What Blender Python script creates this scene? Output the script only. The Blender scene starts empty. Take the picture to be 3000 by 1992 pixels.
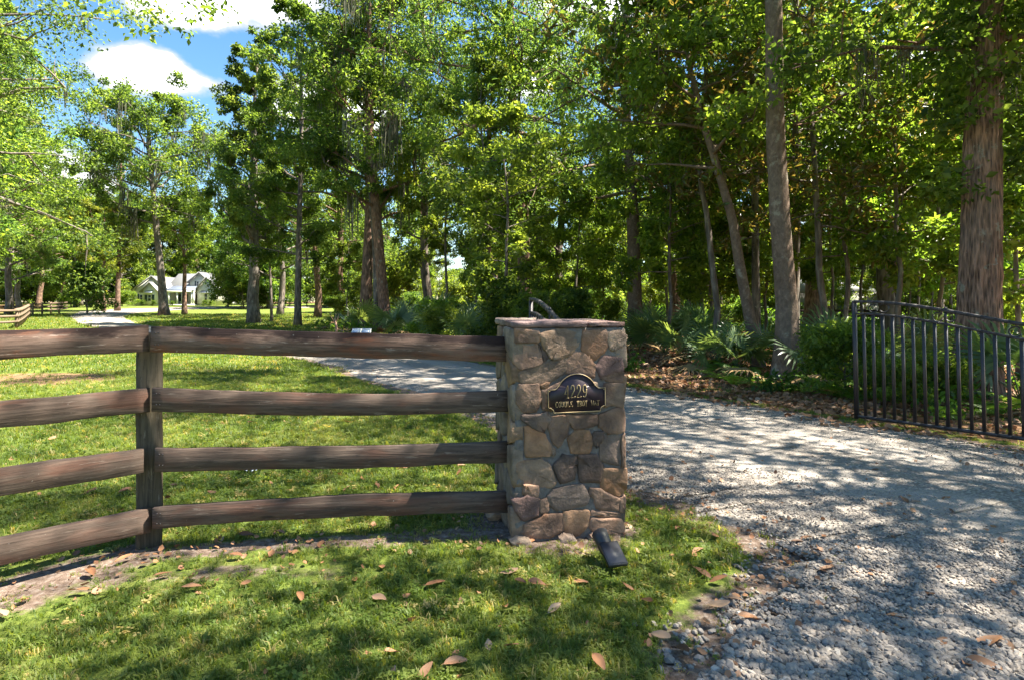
import bpy, math, random
import numpy as np
from mathutils import Vector, Matrix, Euler

# ------------------------------------------------------------------ camera, sky, sun, exposure
C = bpy.context.scene.collection
scene = bpy.context.scene
F = 1667.0                                   # focal length in photo pixels (3000 px wide)
EYE = 1.5
cam_d = bpy.data.cameras.new('camera'); cam = bpy.data.objects.new('camera', cam_d); C.objects.link(cam)
cam.location = (0, 0, EYE); cam.rotation_euler = (math.radians(90), 0, 0)
cam_d.sensor_width = 36; cam_d.lens = 36 * F / 3000; cam_d.shift_y = -97 / 3000
cam_d.clip_start = 0.05; cam_d.clip_end = 2000
scene.camera = cam

SUN_EL = math.radians(60); SUN_AZ = math.radians(91)        # azimuth from +Y towards +X
SUN = Vector((math.sin(SUN_AZ) * math.cos(SUN_EL), math.cos(SUN_AZ) * math.cos(SUN_EL), math.sin(SUN_EL)))
world = bpy.data.worlds.new('World'); scene.world = world; world.use_nodes = True
SUN_STRENGTH = 2.0
SKY_STRENGTH = 0.15
EXPOSURE = 3.78
def build_world():
    nt = world.node_tree; N = nt.nodes; L = nt.links
    N.clear()
    out = N.new('ShaderNodeOutputWorld'); bg = N.new('ShaderNodeBackground'); bg.inputs[1].default_value = SKY_STRENGTH
    sky = N.new('ShaderNodeTexSky'); sky.sky_type = 'NISHITA'; sky.sun_disc = False
    sky.sun_elevation = SUN_EL; sky.sun_rotation = SUN_AZ
    sky.air_density = 1.2; sky.dust_density = 0.6; sky.ozone_density = 2.5
    tc = N.new('ShaderNodeTexCoord')
    # clouds in direction space, stretched flat towards the horizon
    def mth(op, a, b=None, c=None):
        n = N.new('ShaderNodeMath'); n.operation = op
        for i, v in enumerate((a, b, c)):
            if v is None: continue
            if isinstance(v, (int, float)): n.inputs[i].default_value = v
            else: L.new(v, n.inputs[i])
        return n.outputs[0]
    nrm = N.new('ShaderNodeVectorMath'); nrm.operation = 'NORMALIZE'; L.new(tc.outputs['Generated'], nrm.inputs[0])
    mp = N.new('ShaderNodeMapping'); L.new(nrm.outputs[0], mp.inputs[0]); mp.inputs['Scale'].default_value = (1, 1, 1.9)
    no = N.new('ShaderNodeTexNoise'); L.new(mp.outputs[0], no.inputs['Vector'])
    no.inputs['Scale'].default_value = 7.5; no.inputs['Detail'].default_value = 9; no.inputs['Roughness'].default_value = 0.56
    big = N.new('ShaderNodeTexNoise'); L.new(mp.outputs[0], big.inputs['Vector'])
    big.inputs['Scale'].default_value = 2.3; big.inputs['Detail'].default_value = 3
    def puff(px, py, rad, sx):
        d = Vector(((px - 1500) / F, 1, (899 - py) / F)).normalized()
        sub = N.new('ShaderNodeVectorMath'); sub.operation = 'SUBTRACT'; L.new(nrm.outputs[0], sub.inputs[0]); sub.inputs[1].default_value = d
        m2 = N.new('ShaderNodeVectorMath'); m2.operation = 'MULTIPLY'; L.new(sub.outputs[0], m2.inputs[0]); m2.inputs[1].default_value = (1 / sx, 1 / sx, 1.0)
        ln = N.new('ShaderNodeVectorMath'); ln.operation = 'LENGTH'; L.new(m2.outputs[0], ln.inputs[0])
        return mth('SUBTRACT', 1.0, mth('DIVIDE', ln.outputs['Value'], rad))
    p = puff(475, 215, .042, 1.8)
    for a in ((560, 8, .050, 2.6), (700, -20, .050, 2.4), (30, 500, .05, 2.4), (1560, 230, .05, 1.4), (2480, 590, .06, 1.5),
              (1000, 330, .05, 2.2), (2000, -150, .12, 2.0), (2900, 300, .14, 2.0), (-560, 160, .10, 2.0), (-200, 640, .07, 2.6)):
        p = mth('MAXIMUM', p, puff(*a))
    field = mth('MAXIMUM', p, mth('MULTIPLY_ADD', big.outputs['Fac'], 3.2, -2.45))
    dens = mth('ADD', field, mth('MULTIPLY_ADD', no.outputs['Fac'], 2.3, -1.15))
    mr = N.new('ShaderNodeMapRange'); mr.interpolation_type = 'SMOOTHSTEP'; L.new(dens, mr.inputs[0])
    mr.inputs[1].default_value = 0.0; mr.inputs[2].default_value = 0.42
    mix = N.new('ShaderNodeMix'); mix.data_type = 'RGBA'; L.new(mr.outputs[0], mix.inputs[0])
    hs = N.new('ShaderNodeHueSaturation'); hs.inputs['Saturation'].default_value = 1.25; hs.inputs['Value'].default_value = 0.135
    L.new(sky.outputs[0], hs.inputs['Color'])
    L.new(hs.outputs[0], mix.inputs[6]); cs = N.new('ShaderNodeMapRange'); L.new(dens, cs.inputs[0]); cs.inputs[1].default_value = .30; cs.inputs[2].default_value = 1.35
    cm = N.new('ShaderNodeMix'); cm.data_type = 'RGBA'; L.new(cs.outputs[0], cm.inputs[0]); cm.inputs[6].default_value = (.48, .505, .55, 1); cm.inputs[7].default_value = (4.4, 4.4, 4.4, 1)
    L.new(cm.outputs[2], mix.inputs[7])
    L.new(mix.outputs[2], bg.inputs[0]); L.new(bg.outputs[0], out.inputs[0])
build_world()
sun_d = bpy.data.lights.new('sun', 'SUN'); sun_d.energy = SUN_STRENGTH; sun_d.angle = math.radians(0.53); sun_d.color = (1.0, 0.93, 0.80)
sun_o = bpy.data.objects.new('sun', sun_d); C.objects.link(sun_o); sun_o.rotation_euler = SUN.to_track_quat('Z', 'Y').to_euler(); sun_o.location = (30, 30, 60)
vs = scene.view_settings; scene.display_settings.display_device = 'sRGB'
vs.view_transform = 'Standard'; vs.look = 'None'; vs.exposure = EXPOSURE; vs.gamma = 1; vs.use_curve_mapping = False
cy = scene.cycles
cy.max_bounces = 12; cy.diffuse_bounces = 7; cy.glossy_bounces = 2; cy.transmission_bounces = 8; cy.transparent_max_bounces = 4
cy.caustics_reflective = False; cy.caustics_refractive = False; cy.sample_clamp_indirect = 12
cy.use_denoising = True

# ------------------------------------------------------------------ helpers
def gz(x, y):
    """ground height: level by the gate, a long gentle rise beyond 40 m"""
    x = np.asarray(x, float); y = np.asarray(y, float)
    r = np.clip((y - 36) / 10, 0, None); ramp = np.where(r < 1, .5 * r * r, r - .5) * .28
    return np.minimum(ramp, 2.6) + .012 * np.sin(x * .9 + 1.3) * np.sin(y * .7) * np.clip(y / 6, 0, 1)
def gzs(x, y): return float(gz(x, y))
def ground_at(px, py):
    """photo pixel -> point on the ground"""
    y = 2500.0 / max(py - 899, 6)
    for _ in range(40):
        y = .5 * y + .5 * (EYE - gzs((px - 1500) * y / F, y)) * F / max(py - 899, 4)
    x = (px - 1500) * y / F
    return x, y
def X(px, Y): return (px - 1500) * Y / F

def tag(o, label=None, cat=None, group=None, kind=None):
    if label: o['label'] = label
    if cat: o['category'] = cat
    if group: o['group'] = group
    if kind: o['kind'] = kind
    return o
def empty(name, loc, rz=0):
    o = bpy.data.objects.new(name, None); C.objects.link(o); o.location = loc; o.rotation_euler = (0, 0, rz); o.empty_display_size = .1
    return o
def mesh(name, V, Fc, mat=None, smooth=False, attrs=None):
    """fast mesh from an (n,3) array and a list of (m,k) face arrays"""
    V = np.asarray(V, np.float32)
    if isinstance(Fc, np.ndarray): Fc = [Fc]
    Fc = [np.asarray(f, np.int32) for f in Fc if len(f)]
    me = bpy.data.meshes.new(name)
    me.vertices.add(len(V)); me.vertices.foreach_set('co', V.ravel())
    li = np.concatenate([f.ravel() for f in Fc]); cnt = np.concatenate([np.full(len(f), f.shape[1], np.int32) for f in Fc])
    me.loops.add(len(li)); me.loops.foreach_set('vertex_index', li)
    me.polygons.add(len(cnt)); me.polygons.foreach_set('loop_start', np.concatenate([[0], np.cumsum(cnt)[:-1]]).astype(np.int32))
    if smooth: me.polygons.foreach_set('use_smooth', np.ones(len(cnt), bool))
    for k, a in (attrs or {}).items():
        a = np.asarray(a, np.float32)
        at = me.attributes.new(k, 'FLOAT_VECTOR' if a.ndim == 2 else 'FLOAT', 'POINT')
        at.data.foreach_set('vector' if a.ndim == 2 else 'value', a.ravel())
    me.update(calc_edges=True)
    if mat: me.materials.append(mat)
    return me
def obj(name, me, parent=None, loc=(0, 0, 0), rot=(0, 0, 0), scl=(1, 1, 1)):
    o = bpy.data.objects.new(name, me); C.objects.link(o); o.location = loc; o.rotation_euler = rot; o.scale = scl
    if parent: o.parent = parent
    return o
class MB:
    """collects boxes, tubes and prisms into one mesh"""
    def __init__(s): s.v = []; s.f3 = []; s.f4 = []; s.n = 0
    def add(s, V, f4=None, f3=None):
        V = np.asarray(V, float); s.v.append(V)
        if f4 is not None and len(f4): s.f4.append(np.asarray(f4) + s.n)
        if f3 is not None and len(f3): s.f3.append(np.asarray(f3) + s.n)
        s.n += len(V); return s
    def box(s, a, b, M=None):
        (x0, y0, z0), (x1, y1, z1) = a, b
        V = np.array([(x0,y0,z0),(x1,y0,z0),(x1,y1,z0),(x0,y1,z0),(x0,y0,z1),(x1,y0,z1),(x1,y1,z1),(x0,y1,z1)], float)
        if M is not None: V = V @ np.array(M.to_3x3()).T + np.array(M.translation)
        return s.add(V, [(0,3,2,1),(4,5,6,7),(0,1,5,4),(1,2,6,5),(2,3,7,6),(3,0,4,7)])
    def bar(s, p, q, w, h, up=(0, 0, 1)):
        """box from p to q, w wide, h high"""
        p = np.array(p, float); q = np.array(q, float); t = q - p; L = np.linalg.norm(t); t /= L
        up = np.array(up, float); u = np.cross(t, up)
        if np.linalg.norm(u) < 1e-4: u = np.cross(t, (1, 0, 0))
        u /= np.linalg.norm(u); w2 = np.cross(u, t)
        V = [p + t * a * L + u * b * w / 2 + w2 * c * h / 2 for a in (0, 1) for b, c in ((-1,-1),(1,-1),(1,1),(-1,1))]
        return s.add(V, [(0,1,2,3),(7,6,5,4),(0,4,5,1),(1,5,6,2),(2,6,7,3),(3,7,4,0)])
    def tube(s, path, rad, k=8, wob=0, rng=None, cap=True, flute=0, lobes=7):
        P = np.asarray(path, float); n = len(P); rad = np.broadcast_to(np.asarray(rad, float), (n,))
        T = np.gradient(P, axis=0); T /= np.linalg.norm(T, axis=1)[:, None] + 1e-9
        ref = np.array((1., 0, 0)) if abs(T[:, 0]).mean() < .7 else np.array((0., 1, 0))
        U = np.cross(T, ref); U /= np.linalg.norm(U, axis=1)[:, None] + 1e-9; W = np.cross(T, U)
        a = np.arange(k) * 2 * math.pi / k
        R = np.repeat(rad[:, None], k, 1)
        if wob and rng is not None: R = R * (1 + wob * rng.normal(size=R.shape))
        if flute and rng is not None:
            ph = rng.random(4) * 6.28
            R = R * (1 + flute * np.sin(lobes * a[None] + ph[0] + np.linspace(0, 3, n)[:, None]) + .5 * flute * np.sin((2 * lobes + 1) * a[None] + ph[1] + np.linspace(0, 9, n)[:, None]))
        V = P[:, None] + R[..., None] * (np.cos(a)[None, :, None] * U[:, None] + np.sin(a)[None, :, None] * W[:, None])
        i = np.arange(n - 1)[:, None] * k; j = np.arange(k)[None]; j2 = (j + 1) % k
        f = np.stack([i + j, i + k + j, i + k + j2, i + j2], -1).reshape(-1, 4)
        V = V.reshape(-1, 3); f3 = []
        if cap:
            V = np.vstack([V, P[:1], P[-1:]]); b = n * k
            f3 = [(b, int(x), int((x + 1) % k)) for x in range(k)] + [(b + 1, (n - 1) * k + (x + 1) % k, (n - 1) * k + x) for x in range(k)]
        return s.add(V, f, f3)
    def prism(s, poly, z0, z1, plane='xy'):
        n = len(poly); P = np.array(poly, float)
        def up(z):
            c = np.full(n, z)
            return np.stack([P[:, 0], P[:, 1], c], 1) if plane == 'xy' else np.stack([P[:, 0], c, P[:, 1]], 1)
        V = np.vstack([up(z0), up(z1), up(z0).mean(0)[None], up(z1).mean(0)[None]])
        f4 = [(i, (i + 1) % n, n + (i + 1) % n, n + i) for i in range(n)]
        f3 = [(2 * n, (i + 1) % n, i) for i in range(n)] + [(2 * n + 1, n + i, n + (i + 1) % n) for i in range(n)]
        return s.add(V, f4, f3)
    def mesh(s, name, mat=None, smooth=False):
        fs = []
        if s.f4: fs.append(np.concatenate(s.f4))
        if s.f3: fs.append(np.concatenate(s.f3))
        return mesh(name, np.concatenate(s.v), fs, mat, smooth)
    def build(s, name, mat=None, parent=None, smooth=False, loc=(0, 0, 0), rot=(0, 0, 0)):
        return obj(name, s.mesh(name, mat, smooth), parent, loc, rot)

# ------------------------------------------------------------------ materials
def srgb(r, g, b):
    f = lambda c: c / 12.92 if c <= .04045 else ((c + .055) / 1.055) ** 2.4
    return (f(r / 255), f(g / 255), f(b / 255), 1)
class NT:
    def __init__(s, name):
        s.m = bpy.data.materials.new(name); s.m.use_nodes = True; s.t = s.m.node_tree; s.N = s.t.nodes; s.L = s.t.links
        s.b = s.N['Principled BSDF']; s.out = s.N['Material Output']
    def put(s, sock, v):
        if v is None: return
        if isinstance(v, bpy.types.NodeSocket): s.L.new(v, sock)
        else: sock.default_value = v
    def coord(s, kind='Object', scale=(1, 1, 1), rand=False):
        tc = s.N.new('ShaderNodeTexCoord'); mp = s.N.new('ShaderNodeMapping'); mp.inputs['Scale'].default_value = scale
        if kind == 'World': g = s.N.new('ShaderNodeNewGeometry'); src = g.outputs['Position']
        else: src = tc.outputs[kind]
        s.L.new(src, mp.inputs[0])
        if rand:
            oi = s.N.new('ShaderNodeObjectInfo'); m = s.math('MULTIPLY', oi.outputs['Random'], 37.0)
            cx = s.N.new('ShaderNodeCombineXYZ')
            for i in range(3): s.L.new(m, cx.inputs[i])
            s.L.new(cx.outputs[0], mp.inputs['Location'])
        return mp.outputs[0]
    def noise(s, co, scale, detail=5, rough=.55, dist=0, out='Fac'):
        n = s.N.new('ShaderNodeTexNoise'); s.L.new(co, n.inputs['Vector'])
        n.inputs['Scale'].default_value = scale; n.inputs['Detail'].default_value = detail; n.inputs['Roughness'].default_value = rough; n.inputs['Distortion'].default_value = dist
        return n.outputs[out]
    def voro(s, co, scale, feature='F1', out='Distance', rnd=1):
        n = s.N.new('ShaderNodeTexVoronoi'); n.feature = feature; s.L.new(co, n.inputs['Vector']); n.inputs['Scale'].default_value = scale; n.inputs['Randomness'].default_value = rnd
        return n.outputs[out]
    def math(s, op, a, b=None, c=None, clamp=False):
        n = s.N.new('ShaderNodeMath'); n.operation = op; n.use_clamp = clamp
        for i, v in enumerate((a, b, c)): s.put(n.inputs[i], v)
        return n.outputs[0]
    def ramp(s, fac, stops, interp='LINEAR'):
        n = s.N.new('ShaderNodeValToRGB'); s.L.new(fac, n.inputs[0]); cr = n.color_ramp; cr.interpolation = interp
        while len(cr.elements) < len(stops): cr.elements.new(.5)
        for e, (p, c) in zip(cr.elements, stops):
            e.position = p; e.color = c if not isinstance(c, (int, float)) else (c, c, c, 1)
        return n.outputs[0]
    def step(s, v, a, b):
        n = s.N.new('ShaderNodeMapRange'); n.interpolation_type = 'SMOOTHSTEP'; s.L.new(v, n.inputs[0]); n.inputs[1].default_value = a; n.inputs[2].default_value = b
        return n.outputs[0]
    def mix(s, fac, a, b, mode='MIX'):
        n = s.N.new('ShaderNodeMix'); n.data_type = 'RGBA'; n.blend_type = mode
        s.put(n.inputs[0], fac); s.put(n.inputs[6], a); s.put(n.inputs[7], b)
        return n.outputs[2]
    def attr(s, name, kind='GEOMETRY', out='Fac'):
        n = s.N.new('ShaderNodeAttribute'); n.attribute_name = name; n.attribute_type = kind
        return n.outputs[out]
    def info(s, out): return s.N.new('ShaderNodeObjectInfo').outputs[out]
    def bump(s, h, strength=.5, dist=.01):
        n = s.N.new('ShaderNodeBump'); n.inputs['Strength'].default_value = strength; n.inputs['Distance'].default_value = dist
        s.L.new(h, n.inputs['Height']); s.L.new(n.outputs[0], s.b.inputs['Normal']); return n.outputs[0]
    def set(s, col=None, rough=None, metal=None, spec=None):
        s.put(s.b.inputs['Base Color'], col); s.put(s.b.inputs['Roughness'], rough); s.put(s.b.inputs['Metallic'], metal); s.put(s.b.inputs['Specular IOR Level'], spec)
        return s.m
MAT = {}
def plain(name, col, rough=.6, metal=0, spec=.4, var=.12):
    n = NT(name); co = n.coord('Object', rand=True)
    v = n.noise(co, 3, 6)
    c = n.mix(v, tuple(x * (1 - var) for x in col[:3]) + (1,), tuple(min(1, x * (1 + var)) for x in col[:3]) + (1,))
    n.set(c, rough, metal, spec); MAT[name] = n.m; return n.m

def leaf_mat(name, lo, mid, hi, trans=.5, rough=.42, tcol=(2.9, 2.55, 1.0), inst=False, odd=None, under=None, spec=.35):
    n = NT(name)
    t = n.attr('tint', 'INSTANCER' if inst else 'GEOMETRY')
    if inst: t = n.math('ADD', n.math('MULTIPLY', t, .7), n.math('MULTIPLY', n.attr('tint'), .3))
    stops = [(.05, lo), (.5, mid), (.92, hi)]
    if odd: stops += [(.965, hi), (.985, odd)]
    c = n.ramp(t, stops)
    if not inst: c = n.mix(1, c, n.info('Color'), 'MULTIPLY')
    if under:
        g = n.N.new('ShaderNodeNewGeometry'); c = n.mix(g.outputs['Backfacing'], c, under)
    n.set(c, rough, 0, spec)
    tr = n.N.new('ShaderNodeBsdfTranslucent'); n.L.new(n.mix(1, c, tcol + (1,), 'MULTIPLY'), tr.inputs[0])
    mx = n.N.new('ShaderNodeMixShader'); mx.inputs[0].default_value = trans
    n.L.new(n.b.outputs[0], mx.inputs[1]); n.L.new(tr.outputs[0], mx.inputs[2]); n.L.new(mx.outputs[0], n.out.inputs[0])
    MAT[name] = n.m; return n.m
leaf_mat('leaf_oak', (.026, .054, .016, 1), (.068, .118, .030, 1), (.135, .195, .050, 1), trans=.6, odd=(.20, .16, .03, 1), spec=.3)
leaf_mat('leaf_fine', (.028, .060, .022, 1), (.064, .122, .038, 1), (.12, .19, .060, 1), trans=.6, spec=.2)
leaf_mat('leaf_light', (.045, .085, .018, 1), (.095, .155, .032, 1), (.16, .225, .05, 1), trans=.6)
leaf_mat('leaf_magnolia', (.030, .060, .012, 1), (.075, .125, .020, 1), (.15, .20, .03, 1), trans=.45, rough=.28, under=(.105, .085, .035, 1), spec=.5)
leaf_mat('leaf_palmetto', (.036, .076, .034, 1), (.078, .132, .058, 1), (.16, .21, .085, 1), trans=.35, rough=.35)
leaf_mat('leaf_fern', (.05, .11, .02, 1), (.11, .20, .035, 1), (.18, .29, .06, 1), trans=.45)
leaf_mat('grass_blade', (.044, .082, .014, 1), (.100, .150, .028, 1), (.20, .215, .060, 1), trans=.40, rough=.5, inst=True, odd=(.30, .25, .10, 1), spec=.25)
leaf_mat('moss_strand', (.07, .072, .052, 1), (.13, .13, .095, 1), (.20, .20, .15, 1), trans=.3, rough=.9, tcol=(1, 1, .9), spec=.05)

def bark(name, dark, light, fx, fz, bump, lichen=None, grey=.5, cell=.8):
    n = NT(name); co = n.coord('Object', (fx, fx, fz), rand=True); cw = n.coord('Object', (1, 1, 1), rand=True)
    v = n.voro(co, 1.0); nz = n.noise(co, 1.6, 8, .65, .6); big = n.noise(cw, 1.1, 4)
    h = n.math('ADD', n.math('MULTIPLY', v, cell), n.math('MULTIPLY', nz, 1.6 - cell))
    c = n.ramp(h, [(.45, dark), (.95, light), (1, tuple(min(1, x * 1.35) for x in light[:3]) + (1,))])
    c = n.mix(n.math('MULTIPLY', n.step(big, .45, .7), grey), c, (.19, .18, .16, 1))
    if lichen: c = n.mix(n.step(n.noise(cw, 3.2, 6, .7), .57, .66), c, lichen)
    n.bump(h, 1.0, bump); n.set(c, .92, 0, .15); MAT[name] = n.m
bark('bark_furrowed', (.055, .033, .024, 1), (.265, .155, .108, 1), 34, 3.6, .030, (.27, .25, .20, 1), .25)
bark('bark_smooth', (.080, .056, .042, 1), (.185, .132, .098, 1), 9, 6, .016, (.25, .22, .17, 1), .14, .25)
bark('bark_grey', (.055, .046, .040, 1), (.165, .135, .112, 1), 10, 2.2, .020, (.24, .23, .19, 1), .35)
bark('bark_pine', (.062, .038, .028, 1), (.195, .120, .085, 1), 9, 3, .020, None, .25)

def wood(name, base, red, grey, mold, redamt, top=False):
    n = NT(name)
    co = n.coord('Object', (2.0, 34, 34), rand=True); cw = n.coord('Object', (1, 1, 1), rand=True); cs = n.coord('Object', (1.6, 6, 6), rand=True)
    warp = n.noise(cs, 1.0, 3, .5, .8)
    grain = n.noise(co, 1.0, 6, .62, 1.2); blotch = n.noise(cs, 1.3, 5, .6, .4)
    c = n.mix(n.step(grain, .30, .70), tuple(x * .45 for x in base[:3]) + (1,), tuple(x * 1.12 for x in base[:3]) + (1,))
    c = n.mix(n.math('MULTIPLY', n.step(blotch, .46, .66), redamt), c, n.mix(grain, tuple(x * .7 for x in red[:3]) + (1,), red))
    c = n.mix(n.math('MULTIPLY', n.step(warp, .5, .7), .40), c, grey)
    fib = n.noise(n.coord('Object', (11, 95, 95), rand=True), 1.0, 6, .7, .4)
    c = n.mix(n.math('MULTIPLY', n.step(fib, .52, .66), .55), c, tuple(x * .35 for x in base[:3]) + (1,))
    c = n.mix(n.math('MULTIPLY', n.step(n.noise(n.coord('Object', (5, 40, 40), rand=True), 1.0, 6, .7), .60, .68), .6), c, tuple(min(1, x * 1.9) for x in grey[:3]) + (1,))
    # knots
    kn = n.voro(n.coord('Object', (2.1, 9, 9), rand=True), 1.0)
    c = n.mix(n.math('MULTIPLY', n.math('SUBTRACT', 1.0, n.step(kn, .05, .13)), .75), c, tuple(x * .3 for x in base[:3]) + (1,))
    # mould that sits along the upper edge of a board
    sp = n.N.new('ShaderNodeSeparateXYZ'); n.L.new(n.N.new('ShaderNodeTexCoord').outputs['Object'], sp.inputs[0])
    edge = n.math('ADD', sp.outputs['Z'], n.math('MULTIPLY', n.math('SUBTRACT', n.noise(n.coord('Object', (2.6, 9, 9), rand=True), 1.0, 6, .65), .5), .22 if top else .07))
    c = n.mix(n.math('MULTIPLY', n.step(edge, .022 if top else .055, .060 if top else .085), .93), c, mold)
    sp2 = n.step(n.noise(cw, 42, 4, .6), .70, .74)
    c = n.mix(n.math('MULTIPLY', sp2, .55), c, (.36, .33, .29, 1))
    n.bump(n.math('ADD', grain, n.math('MULTIPLY', n.noise(co, 3.0, 4), .4)), .8, .004)
    n.set(c, .86, 0, .2); MAT[name] = n.m
wood('wood_top', (.150, .098, .076, 1), (.20, .072, .038, 1), (.185, .145, .122, 1), (.024, .014, .013, 1), .95, True)
wood('wood_board', (.130, .092, .072, 1), (.150, .068, .046, 1), (.140, .112, .092, 1), (.050, .036, .030, 1), .62)
wood('wood_post', (.100, .080, .056, 1), (.110, .085, .046, 1), (.120, .105, .083, 1), (.05, .04, .03, 1), .4)
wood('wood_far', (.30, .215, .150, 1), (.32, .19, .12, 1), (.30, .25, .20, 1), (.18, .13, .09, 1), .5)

def stone_mat():
    n = NT('field_stone'); co = n.coord('Object', rand=True)
    a = n.noise(co, 7, 7, .62, .4); b = n.noise(co, 34, 6, .7); big = n.noise(co, 3.2, 3)
    base = n.info('Color')
    c = n.mix(n.step(a, .30, .72), n.mix(1, base, (.55, .53, .54, 1), 'MULTIPLY'), n.mix(1, base, (1.45, 1.36, 1.28, 1), 'MULTIPLY'))
    c = n.mix(n.math('MULTIPLY', n.step(big, .55, .72), .5), c, n.mix(1, base, (1.30, .92, .62, 1), 'MULTIPLY'))
    c = n.mix(n.math('MULTIPLY', n.step(b, .63, .72), .6), c, (.09, .08, .08, 1))
    c = n.mix(n.step(n.noise(co, 19, 5, .7), .70, .75), c, (.40, .38, .35, 1))
    n.bump(n.math('ADD', a, n.math('MULTIPLY', b, .7)), 1.0, .013); n.set(c, .85, 0, .25); MAT['field_stone'] = n.m
    n = NT('mortar'); co = n.coord('Object')
    a = n.noise(co, 24, 7, .7); b = n.noise(co, 4, 4)
    c = n.ramp(a, [(.25, (.11, .098, .088, 1)), (.7, (.215, .195, .180, 1))]); c = n.mix(n.step(b, .64, .76), c, (.36, .345, .325, 1))
    n.bump(a, 1.0, .012); n.set(c, .95, 0, .1); MAT['mortar'] = n.m
stone_mat()

def iron():
    n = NT('iron'); co = n.coord('Object'); a = n.noise(co, 26, 5); b = n.noise(co, 5, 4)
    c = n.mix(a, (.020, .017, .018, 1), (.040, .034, .035, 1)); c = n.mix(n.math('MULTIPLY', n.step(b, .56, .7), .7), c, (.062, .048, .045, 1))
    n.bump(a, .3, .003); n.set(c, .48, 0, .5); MAT['iron'] = n.m
iron()
plain('plaque_black', (.026, .016, .023), .42, 0, .4, .1)
plain('gold', (.36, .265, .135), .55, .15, .5, .12)
plain('lamp_black', (.022, .023, .027), .5, 0, .5, .15)
plain('lamp_panel', (.050, .050, .060), .5, 0, .4, .2)
plain('lamp_glass', (.30, .31, .33), .12, 0, .6, .05)
plain('solar_cell', (.20, .25, .33), .16, 0, .9, .1)
plain('paper', (.55, .60, .68), .8)
plain('house_wall', (.70, .68, .61), .8, 0, .2, .05)
plain('house_roof', (.25, .247, .245), .45, 0, .4, .07)
plain('house_trim', (.78, .77, .73), .6, 0, .3, .04)
plain('awning_metal', (.17, .20, .26), .4, .2, .5, .05)
plain('shutter_dark', (.035, .060, .070), .55, 0, .4, .1)
plain('window_glass', (.018, .024, .030), .06, 0, .8, .1)
plain('door_brown', (.075, .040, .026), .5, 0, .4, .15)
plain('dead_wood', (.36, .22, .16), .9, 0, .1, .3)
plain('stem_green', (.09, .11, .04), .7, 0, .2, .2)
plain('dry_frond', (.26, .17, .08), .8, 0, .2, .3)

def dry_leaf(name, inst):
    n = NT(name); co = n.coord('Object', rand=True)
    t = n.attr('tint', 'INSTANCER') if inst else n.info('Random')
    c = n.ramp(t, [(0, (.13, .066, .036, 1)), (.3, (.28, .135, .066, 1)), (.6, (.39, .20, .10, 1)), (.85, (.35, .20, .12, 1)), (1, (.37, .26, .17, 1))])
    c = n.mix(n.math('MULTIPLY', n.noise(co, 30, 5), .5), c, n.mix(1, c, (.55, .5, .45, 1), 'MULTIPLY'))
    n.set(c, .55, 0, .35)
    tr = n.N.new('ShaderNodeBsdfTranslucent'); n.L.new(c, tr.inputs[0]); mx = n.N.new('ShaderNodeMixShader'); mx.inputs[0].default_value = .12
    n.L.new(n.b.outputs[0], mx.inputs[1]); n.L.new(tr.outputs[0], mx.inputs[2]); n.L.new(mx.outputs[0], n.out.inputs[0]); MAT[name] = n.m
dry_leaf('dry_leaf', False); dry_leaf('litter_leaf', True)

def pebble():
    n = NT('gravel_stone'); t = n.attr('tint', 'INSTANCER'); co = n.coord('Object')
    c = n.ramp(t, [(0, (.16, .140, .122, 1)), (.35, (.235, .208, .182, 1)), (.6, (.295, .262, .230, 1)), (.8, (.33, .275, .222, 1)), (1, (.42, .382, .335, 1))])
    c = n.mix(n.math('MULTIPLY', n.noise(co, 2.5, 5), .45), c, n.mix(1, c, (.6, .57, .55, 1), 'MULTIPLY'))
    n.set(c, .8, 0, .3); MAT['gravel_stone'] = n.m
pebble()

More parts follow.
